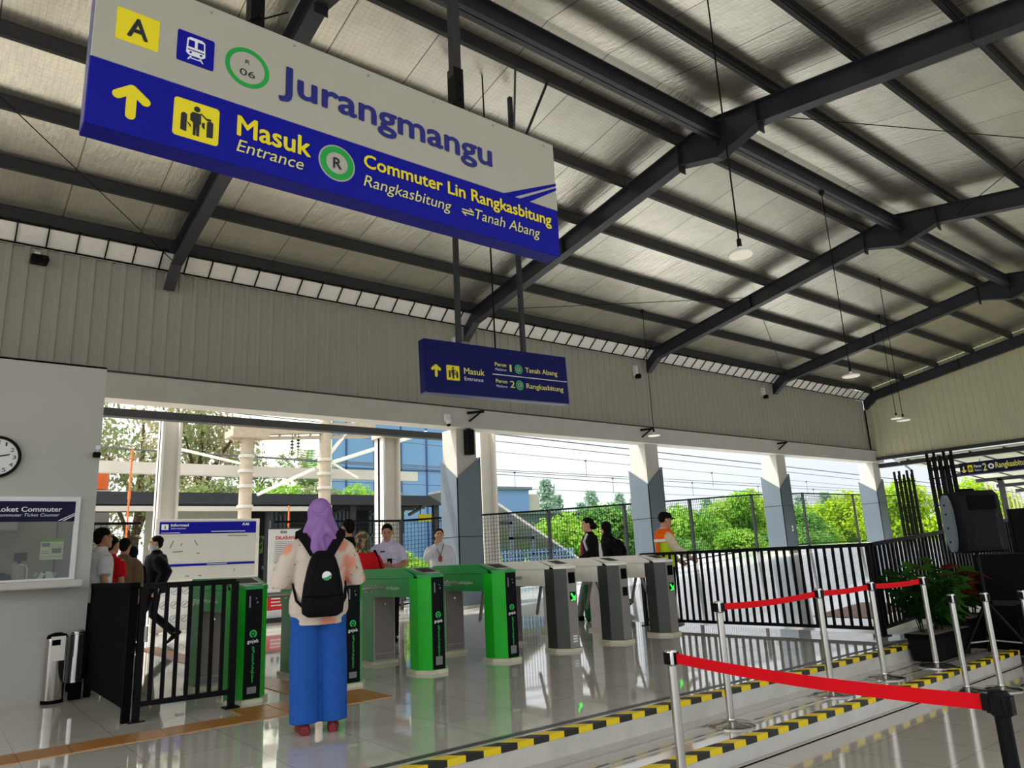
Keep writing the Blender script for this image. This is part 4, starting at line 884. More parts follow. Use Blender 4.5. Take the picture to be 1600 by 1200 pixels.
# information board
o3 = (4.55, 15.9, 0); ib = thing('information_board', 'large white information board with a blue header in front of the mesh fence', 'notice board', o3); fr = Fr((0, 15.86, 0), (1, 0, 0), (0, 0, 1))
MB().box(3.5, 5.56, 15.88, 15.96, .02, 2.19).build('frame', 'steel_light', ib, off=o3)
MB().box(3.57, 5.48, 15.86, 15.88, 1.895, 2.13).build('header', 'sign_blue', ib, off=o3)
MB().box(3.57, 5.48, 15.862, 15.88, 1.0, 1.89).build('map_sheet', 'board_white', ib, off=o3)
MB().box(3.57, 5.48, 15.862, 15.88, .12, .95).build('lower_poster', 'white', ib, off=o3)
MB().box(3.57, 5.47, 15.855, 15.862, 1.252, 1.298).build('band', 'sign_blue', ib, off=o3)
mb = MB(); flat(mb, fr, rrect(3.6, 3.73, 1.975, 2.085, .01), 0, .004); mb.build('icon_plate', 'lettering_white', ib, off=o3)
write(ib, 'icon_letter', 'i', fr, 3.655, 3.678, 1.995, 2.065, 'sign_blue', 0, 0, .006, o3)
write(ib, 'title', 'Informasi', fr, 3.775, 4.11, 2.04, 2.095, 'lettering_white', .02, 0, .004, o3)
write(ib, 'subtitle', 'Information', fr, 3.775, 4.06, 1.985, 2.02, 'lettering_white', 0, .2, .004, o3)
write(ib, 'logo_text', 'KAI', fr, 5.19, 5.33, 2.05, 2.10, 'lettering_white', .03, .2, .004, o3)
mb = MB(); flat(mb, fr, [(4.56, 1.925), (5.25, 1.925), (5.25, 1.938), (4.56, 1.938)], 0, .004); flat(mb, fr, [(3.6, 1.91), (3.95, 1.91), (3.95, 1.918), (3.6, 1.918)], 0, .004); flat(mb, fr, [(4.5, 1.27), (4.9, 1.27), (4.9, 1.282), (4.5, 1.282)], .005, .009); mb.build('small_print', 'lettering_white', ib, off=o3)
mb = MB()
for p, q in (((3.78, 1.62), (3.84, 1.76)), ((4.24, 1.76), (4.3, 1.66)), ((3.84, 1.535), (4.02, 1.545)), ((3.98, 1.66), (4.0, 1.7)), ((4.3, 1.5), (4.34, 1.5)), ((4.9, 1.84), (5.3, 1.835)), ((5.05, 1.12), (5.06, 1.16)), ((4.1, 1.06), (4.16, 1.06)), ((4.35, 1.06), (4.4, 1.06))): flat(mb, fr, capsule(p, q, .008), 0, .003)
mb.build('map_drawing', 'lettering_grey', ib, off=o3)
mb = MB()
for a in range(9):
    for b_ in range(3):
        ring_mb(mb, fr, 3.72+.2*a, .26+.26*b_, .06, .068, 0, .004, 16); flat(mb, fr, capsule((3.69+.2*a, .24+.26*b_), (3.75+.2*a, .29+.26*b_), .007), 0, .004)
mb.build('rule_icon', 'lettering_grey', ib, off=o3)
for x in (3.6, 5.46): MB().box(x-.03, x+.03, 15.96, 16.0, 0, 2.1).box(x-.03, x+.03, 15.7, 16.1, 0, .04).build('leg', 'steel', ib, off=o3)
# roll-up banner
o3 = (6.2, 16.0, 0); bn = thing('rules_banner', 'white roll-up banner of forbidden things with a red foot behind the woman', 'banner', o3); fr = Fr((0, 15.94, 0), (1, 0, 0), (0, 0, 1))
MB().box(5.79, 6.55, 15.945, 15.955, .62, 1.97).build('sheet', 'white', bn, off=o3)
MB().box(5.80, 6.56, 15.94, 15.955, .26, .57).build('red_foot', 'red', bn, off=o3); MB().box(5.8, 6.56, 15.94, 15.96, .1, .25).build('white_foot', 'white', bn, off=o3)
MB().box(5.78, 6.57, 15.93, 15.98, .57, .62).box(5.78, 6.57, 15.9, 16.05, 0, .1).box(5.79, 6.56, 15.94, 15.97, 1.96, 1.99).build('bar', 'steel_dark', bn, off=o3)
MB().cyl((6.17, 15.98, .05), (6.17, 15.98, 1.97), .012, n=8).build('support_pole', 'steel', bn, off=o3)
write(bn, 'logo_text', 'KAI', fr, 6.05, 6.2, 1.87, 1.92, 'lettering_black', .03, .2, 0, o3); write(bn, 'title', 'DILARANG', fr, 5.95, 6.44, 1.735, 1.805, 'red', .025, 0, 0, o3)
mb = MB()
for a in range(9): flat(mb, fr, [(5.93, 1.68-.04*a), (6.44-.05*(a % 3), 1.68-.04*a), (6.44-.05*(a % 3), 1.688-.04*a), (5.93, 1.688-.04*a)], 0, .003)
mb.build('text_line', 'lettering_grey', bn, off=o3)
mb = MB()
for a in range(4):
    for b_ in range(2): ring_mb(mb, fr, 5.98+.15*a, 1.1+.175*b_, .052, .06, 0, .003, 20); flat(mb, fr, capsule((5.95+.15*a, 1.07+.175*b_), (6.01+.15*a, 1.13+.175*b_), .007), 0, .003)
mb.build('prohibition_icon', 'lettering_grey', bn, off=o3)
mb = MB()
for a in range(5): flat(mb, fr, [(5.9+.12*a, .7), (5.97+.12*a, .7), (5.96+.12*a, .8), (5.92+.12*a, .83)], 0, .003)
mb.build('drawing', 'grey_plastic', bn, off=o3)
mb = MB()
for a in range(3): flat(mb, fr, [(5.88, .34+.07*a), (6.45, .34+.07*a), (6.45, .365+.07*a), (5.88, .365+.07*a)], .002, .004)
mb.build('red_foot_text', 'lettering_white', bn, off=o3)

# posts and catenary
def pale_post(x, y, w, z1, label, cap=False):
    t = thing('platform_post', label, 'post', (x, y, 0), 0, 'pale posts outside'); o3 = (x, y, 0)
    MB().box(x-w/2, x+w/2, y-w*.1, y+w*.1, 0, z1).box(x-w/2, x-w/2+.05, y-w/2, y+w/2, 0, z1).box(x+w/2-.05, x+w/2, y-w/2, y+w/2, 0, z1).build('shaft', 'concrete_white', t, off=o3)
    MB().box(x-w*.62, x+w*.62, y-w*.62, y+w*.62, 0, .12).build('base', 'plinth', t, off=o3)
    if cap: MB().box(x-w*.62, x+w*.62, y-w*.6, y+w*.6, z1, z1+.12).build('cap', 'concrete_pole', t, off=o3)
pale_post(3.92, 17.0, .4, 4.4, 'pale square post behind the information board, left end'); pale_post(9.28, 17.0, .5, 4.32, 'pale capped post behind the officer in the pale shirt', True); pale_post(12.4, 17.0, .55, 5.0, 'pale post close behind the first clad column')
def mast(x, y, z1, label):
    t = thing('catenary_mast', label, 'mast', (x, y, G), 0, 'concrete catenary masts'); o3 = (x, y, G)
    MB().tube([(x, y, G), (x, y, z1)], [.21, .18], 16, False).build('pole', 'concrete_pole', t, True, o3)
    for z in (2.9, 3.5, 3.95, 4.4): MB().cyl((x, y, z), (x, y, z+.09), .235, n=16).build('clamp_ring', 'concrete_white', t, True, o3)
    return t, o3
t, o3 = mast(7.25, 22, 5.1, 'brown concrete catenary mast carrying a lattice crossbeam')
MB().box(6.7, 7.8, 21.6, 22.4, 5.0, 5.2).bar((6.8, 22, 5.2), (11.5, 22, 5.62), .3, .3).bar((6.8, 22, 4.95), (11.3, 22, 5.3), .1, .1).build('crossbeam', 'concrete_pole', t, off=o3)
mb = MB()
for k in range(8): mb.bar((7.2+k*.5, 22, 5.0+k*.04), (7.45+k*.5, 22, 5.3+k*.05), .05, .05)
mb.build('lattice', 'concrete_pole', t, off=o3)
MB().cyl((7.6, 22, 3.3), (9.4, 22, 4.15), .05, n=8).cyl((7.2, 22, 4.2), (5.2, 22, 4.6), .04, n=8).build('bracket_arm', 'steel_light', t, off=o3)
t, o3 = mast(9.75, 22, 5.9, 'paler concrete catenary mast in front of the palm')
MB().cyl((9.8, 22, 4.3), (13.6, 22, 5.6), .06, n=8).cyl((9.8, 22, 4.5), (10.9, 22, 5.9), .06, n=8).cyl((10.0, 22, 4.35), (10.9, 22, 3.9), .04, n=8).build('bracket_arm', 'steel_light', t, off=o3)
single(MB().box(3.0, 13.8, 23.0, 23.3, 3.98, 4.3), 'catenary_beam', 'concrete_white', 'pale horizontal beam joining the catenary masts', 'beam', (8, 23.15, 3.98))
for k, (xx, zz) in enumerate(((8.65, 5.3), (8.85, 5.35))):
    mb = MB().cyl((xx, 22, zz), (xx, 22, zz-.8), .015, n=6)
    for q in range(4): mb.lathe([(.03, 0), (.07, .03), (.03, .06)], (xx, 22, zz-.55+q*.1))
    single(mb, 'insulator_string', 'steel_shade', 'dark insulator string hanging below the lattice crossbeam, '+('nearer the mast' if k == 0 else 'further from the mast'), 'insulator', (xx, 22, zz-.8), 'insulator strings')
single(MB().cyl((3.85, 20.5, 0), (3.85, 20.5, 4.3), .022, n=10).cyl((3.85, 20.5, 3.0), (3.85, 20.5, 3.2), .035, n=10), 'marker_pole', 'orange', 'thin orange pole left of the pale square post', 'pole', (3.85, 20.5, 0))
single(MB().cyl((8.2, 21, 0), (8.2, 21, 2.9), .022, n=10), 'marker_pole', 'orange', 'thin orange pole beside the first concrete mast', 'pole', (8.2, 21, 0))
tk = thing('water_tank', 'orange water tank at the booth edge above the platform roof', 'tank', (4.72, 31.6, 4.3)); MB().lathe([(.2, 0), (.45, .05), (.48, .3), (.48, .8), (.44, .95), (.2, 1.08)]).build('tank_body', 'orange', tk, True); MB().lathe([(.16, 1.06), (.16, 1.14)]).build('lid', 'orange', tk)
MB().box(-.5, .5, -.5, .5, -5.95, 0).build('tower', 'concrete_white', tk)
def wire(p, q, sag, label, r=.014, drop=()):
    mb = MB(); P = [Vector(p).lerp(Vector(q), i/24)-Vector((0, 0, sag*4*(i/24)*(1-i/24))) for i in range(25)]
    mb.tube(P, r, 5)
    for i in drop: mb.cyl(P[i], P[i]-Vector((0, 0, .75)), .012, n=5).sph(P[i], .06, n=6, m=4)
    single(mb, 'overhead_wire', 'wire', label, 'wire', p, 'overhead wires')
wire((1.6, 24, 6.6), (78.1, 24, 4.55), .0, 'uppermost overhead wire across the open bays', .028)
wire((1.6, 24.3, 6.4), (78.1, 24.3, 4.35), .05, 'second overhead wire, just under the thickest one', .018)
wire((1.6, 24.6, 6.1), (78.1, 24.6, 4.1), .2, 'third overhead wire from the top', .012, (7, 10, 13, 16))
wire((1.6, 26, 5.15), (78.1, 26, 4.27), .1, 'overhead wire with droppers at mid height', .016, (4, 6, 8, 10, 12, 14))
wire((1.6, 25, 5.05), (78.1, 25, 3.1), .0, 'overhead wire slanting down towards the officer', .016)
wire((1.6, 26.5, 4.45), (78.1, 26.5, 3.7), .1, 'lowest overhead wire above the fence', .012)
wire((1.6, 23.5, 4.75), (78.1, 23.5, 4.1), .05, 'overhead wire crossing the booth-side bay', .014)

for xx in (1.5, 78):
    mb = MB()
    for yy in (23.5, 24, 24.3, 24.6, 25, 26, 26.5): mb.box(xx, xx+.15, yy-.06, yy+.06, G, 7.0)
    mb.box(xx, xx+.15, 23.4, 26.6, 6.7, 6.9)
    single(mb, 'wire_portal', 'concrete_pole', 'tall frame holding the ends of the overhead wires, '+('behind the booth' if xx < 5 else 'far along the tracks'), 'frame', (xx, 25, G), 'wire portals')
# far platform roof with posts
o3 = (6, 26, 0); cp = thing('platform_canopy', 'long black platform roof on dark posts across the tracks', 'canopy', o3)
MB().box(-8, 17.5, 26, 31, 3.62, 3.74).box(-8, 17.5, 25.95, 26.05, 3.36, 3.74).build('roof', 'roof_black', cp, off=o3)
MB().box(-8, 11.5, 25.9, 26.1, 3.12, 3.28).build('white_beam', 'concrete_white', cp, off=o3)
for k in range(5): MB().box(-8, 17.5, 26.8+k*.9, 26.88+k*.9, 3.42, 3.62).build('purlin', 'steel_dark', cp, off=o3)
for x in (-2, 2.6, 9.55, 12.8, 16.6): MB().box(x-.12, x+.12, 26.2, 26.4, 0, 3.62).build('post', 'steel_dark', cp, off=o3)
for x in (9.9, 11.9, 13.6, 15.4): MB().bar((x, 26.4, 3.0), (x+1.6, 27.5, 3.55), .1, .1).build('bracing', 'steel_dark', cp, off=o3)
MB().box(-14, 19, 25.5, 33, -1.6, .0).build('platform', 'concrete_white', cp, off=o3)
single(MB().box(5.9, 9.2, 28.2, 28.4, 0, 3.3), 'platform_wall', 'pale_wall', 'pale grey wall under the far platform roof behind the information board', 'wall', (7.5, 28.3, 0))
for k, (x, y) in enumerate(((1.0, 29), (3.4, 29), (10.6, 29.5), (13.2, 29.5), (15.2, 29.5))):
    mb = MB()
    for j in range(6): mb.box(x+j*.18, x+j*.18+.1, y, y+.12, 0, 3.4)
    mb.box(x-.1, x+1.1, y, y+.1, 1.1, 1.25).box(x-.1, x+1.1, y, y+.1, 2.3, 2.4)
    single(mb, 'slat_screen', 'panel_grey', 'dark slat screen under the far platform roof, '+('nearest the booth', 'second from the booth', 'behind the banner', 'behind the officer in the pale shirt', 'next to the first clad column')[k], 'screen', (x, y, 0), 'platform slat screens')
pw = thing('platform_back_wall', 'dark back wall with window gaps under the far platform roof', 'wall', (13.5, 30.4, 0)); o3 = (13.5, 30.4, 0)
MB().box(9.4, 17.4, 30.3, 30.4, 0, 1.75).build('lower_wall', 'roof_black', pw, off=o3); MB().box(9.4, 17.4, 30.3, 30.4, 2.45, 3.62).build('upper_band', 'roof_black', pw, off=o3)
for x in (9.5, 10.9, 12.3, 13.4, 14.8, 16.2, 17.2): MB().box(x-.12, x+.12, 30.3, 30.4, 1.75, 2.45).build('pier', 'roof_black', pw, off=o3)
hs = thing('hanging_board', 'small yellow board hanging under the far platform roof', 'sign', (16.6, 26.84, 2.75)); MB().box(-.5, .5, -.03, .03, 0, .3).build('board', 'yellow', hs)
for x in (-.4, .4): MB().cyl((x, 0, .3), (x, 0, .74), .02, n=6).build('hanger', 'black_metal', hs)
# stair roof sloping down
o3 = (17.5, 21, 0); sr = thing('stair_roof', 'grey stair roof sloping down behind the mesh fence', 'roof', o3)
MB().prism([(14.6, 20.8, 3.62), (20.6, 20.8, .35), (20.6, 20.8, .27), (14.6, 20.8, 3.54)], (0, 2.8, 0)).build('roof_sheet', 'roof_grey', sr, off=o3)
MB().prism([(14.6, 20.76, 3.64), (20.6, 20.76, .37), (20.6, 20.76, .28), (14.6, 20.76, 3.55)], (0, .04, 0)).build('edge_trim', 'concrete_white', sr, off=o3)
for k in range(5): MB().box(15.3+k, 15.42+k, 20.85, 20.97, -1.6, 3.2-k*.545).build('post', 'panel_grey', sr, off=o3)
for k in range(4): MB().bar((15.3+k, 20.9, 2.3-k*.54), (16.4+k, 20.9, 2.3-k*.54), .1, .1).build('tie_beam', 'steel_dark', sr, off=o3)
mb = MB()
for k in range(26): mb.box(14.8+k*.17, 14.83+k*.17, 20.6, 20.63, -.2, 1.35)
for k in range(8): mb.box(14.8, 19.1, 20.6, 20.63, -.1+k*.19, -.07+k*.19)
mb.build('grille', 'far_blue', sr, off=o3)
tree('roadside_bush', 'bush', 'leaf_yellow', 13.8, 19.0, -.1, 1.0, 1.6, 'small lime plant behind the first steel turnstile', None, 'bush'); tree('roadside_bush', 'bush', 'leaf_bright', 10.6, 18.6, -.1, 1.2, 1.5, 'small bright plant left of the man touching his face', None, 'bush')
# buildings far behind
bb = thing('glass_building', 'tall blue glazed building behind the platform', 'building', (33.5, 60, G)); o3 = (33.5, 60, G)
MB().box(27.2, 45, 60, 75, G, 22).build('facade', 'far_blue', bb, off=o3)
mb = MB()
for x in (28.6, 31.4, 34.2, 37.0, 39.8, 42.6): mb.box(x-.08, x+.08, 59.9, 60, 0, 22)
for z in (4.8, 9.5, 14.0): mb.box(27.2, 45, 59.9, 60, z, z+.1)
mb.build('mullion', 'blue_frame', bb, off=o3); MB().box(26.2, 27.2, 59.9, 75, G, 22).build('side_band', 'steel_light', bb, off=o3)
b2 = thing('blue_block', 'smaller blue building with a flat roof beside the conifers', 'building', (47, 60, G)); o3 = (47, 60, G)
MB().box(44.2, 49.6, 60, 66, G, 7.9).build('facade', 'far_blue', b2, off=o3); MB().box(43.8, 49.9, 59.7, 66.3, 7.9, 8.2).build('roof', 'grey_plastic', b2, off=o3); MB().box(49.6, 51.2, 60.2, 66, G, 7.5).build('annex', 'pale_wall', b2, off=o3)
lg = thing('shed_roof', 'low grey shed roof below the small blue building', 'roof', (44, 48, G)); o3 = (44, 48, G)
MB().box(36, 50, 48, 56, 4.55, 4.75).build('roof_sheet', 'grey_plastic', lg, off=o3); MB().box(36.3, 49.7, 48.3, 55.7, G, 4.55).build('wall', 'panel_grey', lg, off=o3)

# ------------------------------------------------------------------ beyond the end wall: platform canopy, folding gates, sign
leaf_mat('roof_sheet_pale', (206, 208, 196), (216, 216, 204), .5)
o3 = (38, 6, .96); rc = thing('end_canopy', 'pale sheet canopy on dark beams beyond the end wall', 'canopy', o3)
zr = lambda x: 4.22-.075*(x-31)
MB().prism([(31, -14, zr(31)), (52, -14, zr(52)), (52, -14, zr(52)+.05), (31, -14, zr(31)+.05)], (0, 27.6, 0)).build('roof_sheet', 'roof_sheet_pale', rc, off=o3)
for k in range(9):
    x = 31.3+k*2.5; MB().box(x, x+.12, -14, 13.6, zr(x)-.16, zr(x)).build('beam', 'steel_dark', rc, off=o3)
for k in range(24):
    y = -13.5+k*1.16; MB().prism([(31, y, zr(31)-.05), (52, y, zr(52)-.05), (52, y, zr(52)), (31, y, zr(31))], (0, .05, 0)).build('rafter', 'steel_dark', rc, off=o3)
for x, y in ((33.9, 12.9), (38.9, 12.6), (38.9, 5.0), (33.9, 5.0), (46.4, 12.4)): MB().box(x-.1, x+.1, y-.1, y+.1, .9, zr(x)-.05).build('post', 'steel_dark', rc, off=o3)
o3 = (33, 10.5, 3.5); ps = thing('direction_sign', 'navy hanging sign to platform two seen under the end canopy', 'sign', o3); fr = Fr((32.99, 0, 0), (0, -1, 0), (0, 0, 1))
MB().box(33, 33.12, 7.5, 12.06, 3.47, 3.96).build('board', 'navy', ps, off=o3)
MB().box(32.99, 33.13, 7.5, 12.07, 3.44, 3.475).build('lower_trim', 'sign_side', ps, off=o3)
def yz(y): return -y
a = arrow_mb(Fr((32.99, 0, 7.4), (0, 1, 0), (0, 0, -1)), 11.82, 12.0, 3.58, 3.84, .026); a.build('arrow', 'pale_yellow', ps, off=o3)
mb = MB(); flat(mb, fr, rrect(-11.76, -11.58, 3.57, 3.85, .02), 0, .004); mb.build('gate_plate', 'yellow', ps, off=o3); gate_picto(fr, -11.76, -11.58, 3.57, 3.85, .008).build('gate_symbol', 'lettering_black', ps, off=o3)
write(ps, 'platform_text', 'Peron', fr, -11.52, -11.26, 3.72, 3.84, 'lettering_white', .02, 0, .004, o3); write(ps, 'platform_translation', 'Platform', fr, -11.52, -11.26, 3.58, 3.66, 'lettering_white', 0, .2, .004, o3)
write(ps, 'platform_number', '2', fr, -11.2, -11.07, 3.57, 3.86, 'pale_yellow', .03, 0, .004, o3)
mb = MB(); ring_mb(mb, fr, -10.91, 3.72, .05, .11, 0, .004, 28); mb.build('line_ring', 'lettering_white', ps, off=o3)
write(ps, 'destination', 'Rangkasbitung', fr, -10.75, -9.55, 3.56, 3.85, 'pale_yellow', .022, 0, .004, o3)
for y in (11.3, 8.6): MB().cyl((33.06, y, 3.95), (33.06, y, 4.3), .03, n=8).build('hanger', 'steel_light', ps, off=o3)
for k, (ya, yb, z1) in enumerate(((12.45, 13.25, 3.65), (10.95, 11.95, 4.2))):
    t = thing('folding_gate', 'bundle of dark upright slats of a folded gate, '+('next to the corner column' if k == 0 else 'behind the loudspeaker'), 'gate', (29.6, ya, rampz(29.6)), 0, 'folded gates'); o3 = (29.6, ya, rampz(29.6)); n = 10
    for j in range(n):
        y = ya+(yb-ya)*j/n; x = 29.5+.12*(j % 2)
        MB().box(x, x+.07, y, y+(yb-ya)/n*.86, .93, z1-.15*(j % 3)).build('slat', 'black_metal', t, off=o3)
    for z in (1.2, 2.2, 3.2): MB().box(29.6, 29.64, ya, yb, z, z+.05).build('cross_bar', 'steel_dark', t, off=o3)

# ------------------------------------------------------------------ sound gear and plants at the right
o3 = (9.0, 3.28, -.3); st = thing('speaker_stand', 'black tripod stand under the loudspeaker on the lower floor', 'stand', o3)
MB().cyl((9.0, 3.28, -.05), (9.0, 3.28, .96), .018, n=12).build('pole', 'black_metal', st, True, o3); MB().cyl((9.0, 3.28, .38), (9.0, 3.28, .5), .032, n=12).build('collar', 'black_plastic', st, True, o3)
for k in range(3):
    a = 2*PI*k/3+.5; e = Vector((9.0+.5*math.cos(a), 3.28+.5*math.sin(a), -.29)); c = Vector((9.0, 3.28, .42))
    lg_ = MB().bar(c, e, .03, .02).build('leg', 'black_metal', st, off=o3); MB().bar(Vector((9, 3.28, .02)), c.lerp(e, .58), .018, .012).build('leg_brace', 'steel', st, off=o3); MB().bbox(e.x-.03, e.x+.03, e.y-.03, e.y+.03, -.3, -.26, .01).build('foot', 'black_rubber', lg_, off=o3)
sp = thing('loudspeaker', 'large black loudspeaker with a pale oval side plate on a tripod stand', 'speaker', (9.0, 3.28, .93), math.radians(-36))
def slab(z, w, d, f): return [Vector((-w/2, -d/2, z)), Vector((-w/2*.8, d/2, z)), Vector((w/2*.8, d/2, z)), Vector((w/2, -d/2, z)), Vector((w/2*.6, -d/2-f, z)), Vector((-w/2*.6, -d/2-f, z))]
MB().loft([slab(0, .4, .36, .02), slab(.02, .44, .4, .03), slab(.3, .45, .42, .03), slab(.6, .44, .4, .03), slab(.655, .38, .34, .02)]).build('cabinet', 'black_plastic', sp)
MB().loft([slab(.05, .40, .41, .035), slab(.4, .41, .42, .035)]).build('woofer_grille', 'black_metal', sp); MB().box(-.15, .15, -.245, -.2, .45, .6).build('horn', 'black_rubber', sp)
mb = MB(); fp = Fr((-.235, .03, .32), (0, -1, 0), (0, 0, 1)); flat(mb, fp, circ(0, 0, .09, 36, .31), -.03, .012); sp_ = mb.build('side_plate', 'grey_plastic', sp)
mb = MB()
for z in (-.2, -.05, .1, .2): flat(mb, fp, circ(0, z, .012, 10), .01, .016)
mb.build('plate_hole', 'black_rubber', sp_); MB().bbox(-.1, .1, -.02, .02, .65, .69, .015).build('handle', 'black_rubber', sp)
def case(x0, x1, y0, y1, z0, z1, label, shape):
    o3 = ((x0+x1)/2, (y0+y1)/2, z0); t = thing('equipment_case', label, 'case', o3, 0, None)
    MB().bbox(x0, x1, y0, y1, z0+.04, z1, .02).build('body', 'black_plastic', t, off=o3)
    for a in (x0, x1):
        for b_ in (y0, y1): MB().box(a-.012, a+.012, b_-.012, b_+.012, z0+.04, z1).build('edge_strip', 'black_metal', t, off=o3)
    for a in (x0+.06, x1-.06):
        for b_ in (y0+.06, y1-.06): MB().cyl((a, b_, z0), (a, b_, z0+.05), .03, n=8).build('caster', 'black_rubber', t, off=o3)
    MB().box(x0-.016, x0, y0+.12, y1-.12, (z0+z1)/2, (z0+z1)/2+.06).build('handle', 'steel_dark', t, off=o3)
case(10.0, 10.6, 2.85, 3.69, -.3, .88, 'tall black equipment case behind the speaker stand', 0)
case(11.0, 11.7, 2.7, 3.55, -.3, 1.42, 'taller black equipment case at the edge behind the loudspeaker', 0)
case(9.62, 9.95, 2.55, 3.2, -.3, .34, 'low black equipment case at the foot of the speaker stand', 0)
def planter(x0, x1, y0, y1, z, h, label):
    o3 = (x0, y0, z); t = thing('planter', label, 'planter', o3); M = MB()
    M.loft([[Vector((x0+a, y0+a, z)), Vector((x1-a, y0+a, z)), Vector((x1-a, y1-a, z)), Vector((x0+a, y1-a, z))] if k == 0 else [Vector((x0, y0, z+h)), Vector((x1, y0, z+h)), Vector((x1, y1, z+h)), Vector((x0, y1, z+h))] for k, a in ((0, .03), (1, 0))])
    M.build('box', 'black_plastic', t, off=o3)
    MB().box(x0-.012, x1+.012, y0-.012, y1+.012, z+h-.04, z+h+.006).build('rim', 'black_rubber', t, off=o3); MB().box(x0+.01, x1-.01, y0+.01, y1-.01, z+h, z+h+.012).build('soil', 'bark', t, off=o3)
planter(8.3, 9.2, 3.56, 3.86, -.15, .27, 'black rectangular planter at the end of the steps')
planter(9.72, 10.5, 3.75, 4.15, -.3, .45, 'black planter behind the speaker stand')
def pot_plant(x, y, z, h, n, m, label, seed, lw=.055, ll=.16):
    rnd = random.Random(seed); t = thing('leafy_plant', label, 'plant', (x, y, z))
    for k in range(n):
        a = rnd.uniform(0, 2*PI); L = h*rnd.uniform(.6, 1); sp_ = rnd.uniform(.1, .42); base = Vector((.05*math.cos(a), .05*math.sin(a), 0))
        P = [base+Vector((math.cos(a)*sp_*h*(s**1.6), math.sin(a)*sp_*h*(s**1.6), L*(s-.18*s*s))) for s in (0, .25, .5, .75, 1)]
        st_ = MB().tube(P, [.006, .006, .005, .004, .002], 5).build('stem', 'leaf_dark', t); mb = MB()
        for q in range(12):
            s = .3+.7*q/11; i = min(3, int(s*4)); p = P[i].lerp(P[i+1], s*4-i); b_ = a+rnd.uniform(-2.2, 2.2); d = Vector((math.cos(b_), math.sin(b_), rnd.uniform(-.5, .5))).normalized(); w = d.cross(Vector((0, 0, 1))).normalized()
            l2 = ll*rnd.uniform(.7, 1.3); mid = p+d*l2*.5+Vector((0, 0, .02)); tip = p+d*l2-Vector((0, 0, .05))
            mb.add([p, mid+w*lw*.5, tip, mid-w*lw*.5], [(0, 1, 2), (0, 2, 3)])
        mb.build('leaf_spray', m, t)
pot_plant(8.45, 3.71, .12, .78, 9, 'leaf_dark', 'dark leafy plant at the near end of the black planter', 1)
pot_plant(8.75, 3.71, .12, .9, 10, 'leaf_shade', 'greener leafy plant in the middle of the black planter', 2, .07, .22)
pot_plant(9.05, 3.71, .12, .6, 7, 'leaf_dark', 'low dark plant at the far end of the black planter', 3)
pot_plant(9.95, 3.95, .15, .75, 7, 'leaf_red', 'reddish leafy plant in the planter behind the speaker stand', 4, .03, .3)
pot_plant(10.3, 3.95, .15, .7, 8, 'leaf_dark', 'dark plant beside the reddish one behind the speaker stand', 5)
# ------------------------------------------------------------------ people
for n_, c_ in (('skin', (186, 132, 102)), ('skin_light', (206, 156, 124)), ('hair_black', (16, 13, 13)), ('hijab_purple', (150, 112, 176)), ('hijab_black', (15, 15, 19)), ('denim', (36, 86, 168)), ('shoe_red', (120, 28, 32)), ('cloth_navy', (13, 14, 24)), ('cloth_black', (13, 13, 16)), ('cloth_white', (222, 222, 228)), ('cloth_lavender', (206, 200, 222)), ('cloth_red', (200, 22, 26)), ('cloth_brown', (120, 102, 78)), ('cloth_grey', (120, 118, 120)), ('cloth_pink', (200, 150, 160)), ('cloth_magenta', (150, 24, 90)), ('cloth_cream', (214, 200, 170)), ('vest_orange', (248, 104, 24)), ('vest_lime', (196, 226, 30)), ('eye_dark', (30, 22, 20)), ('lip', (160, 84, 76)), ('mask_white', (210, 216, 222)), ('bag_black', (11, 11, 14)), ('bag_green', (24, 84, 40)), ('trouser_dark', (16, 17, 22))):
    mat(n_, c_, .82 if n_ not in ('skin', 'skin_light', 'shoe_red') else .5, var=.07, scale=14, spec=.5 if n_ in ('skin', 'skin_light', 'shoe_red') else .15)
def camo():
    m = mat('scarf_pattern', (150, 130, 90), .85, var=.1, scale=30); t = m.node_tree; b = t.nodes['Principled BSDF']; v = t.nodes.new('ShaderNodeTexVoronoi'); v.inputs['Scale'].default_value = 26
    r = t.nodes.new('ShaderNodeValToRGB'); r.color_ramp.interpolation = 'CONSTANT'
    for p, c in ((0, (60, 86, 50)), (.25, (150, 130, 90)), (.45, (176, 150, 110)), (.65, (50, 60, 44)), (.8, (104, 50, 44))):
        e = r.color_ramp.elements[0] if p == 0 else r.color_ramp.elements.new(p); e.position = p; e.color = lin(c)+(1,)
    s = t.nodes.new('ShaderNodeSeparateColor'); c = t.nodes.new('ShaderNodeTexCoord'); t.links.new(c.outputs['Object'], v.inputs['Vector']); t.links.new(v.outputs['Color'], s.inputs[0]); t.links.new(s.outputs[0], r.inputs[0]); t.links.new(r.outputs[0], b.inputs['Base Color'])
camo(); MATS['hijab_pattern'] = MATS['scarf_pattern']
TORSO = [(0, 0, .80, .12, .09), (0, 0, .86, .155, .105), (0, 0, .95, .160, .11), (0, 0, 1.06, .138, .096), (0, 0, 1.18, .150, .105), (0, 0, 1.28, .168, .108), (0, 0, 1.345, .152, .096), (0, -.003, 1.395, .112, .08), (0, -.002, 1.425, .078, .066), (0, 0, 1.455, .058, .058)]
HEAD = [(0, .06, -.122, .02, .022), (0, .05, -.112, .042, .045), (0, .032, -.085, .056, .064), (0, .014, -.045, .066, .08), (0, .004, 0, .073, .09), (0, -.002, .04, .075, .095), (0, -.006, .075, .066, .085), (0, -.008, .1, .045, .06), (0, -.008, .113, .018, .026)]
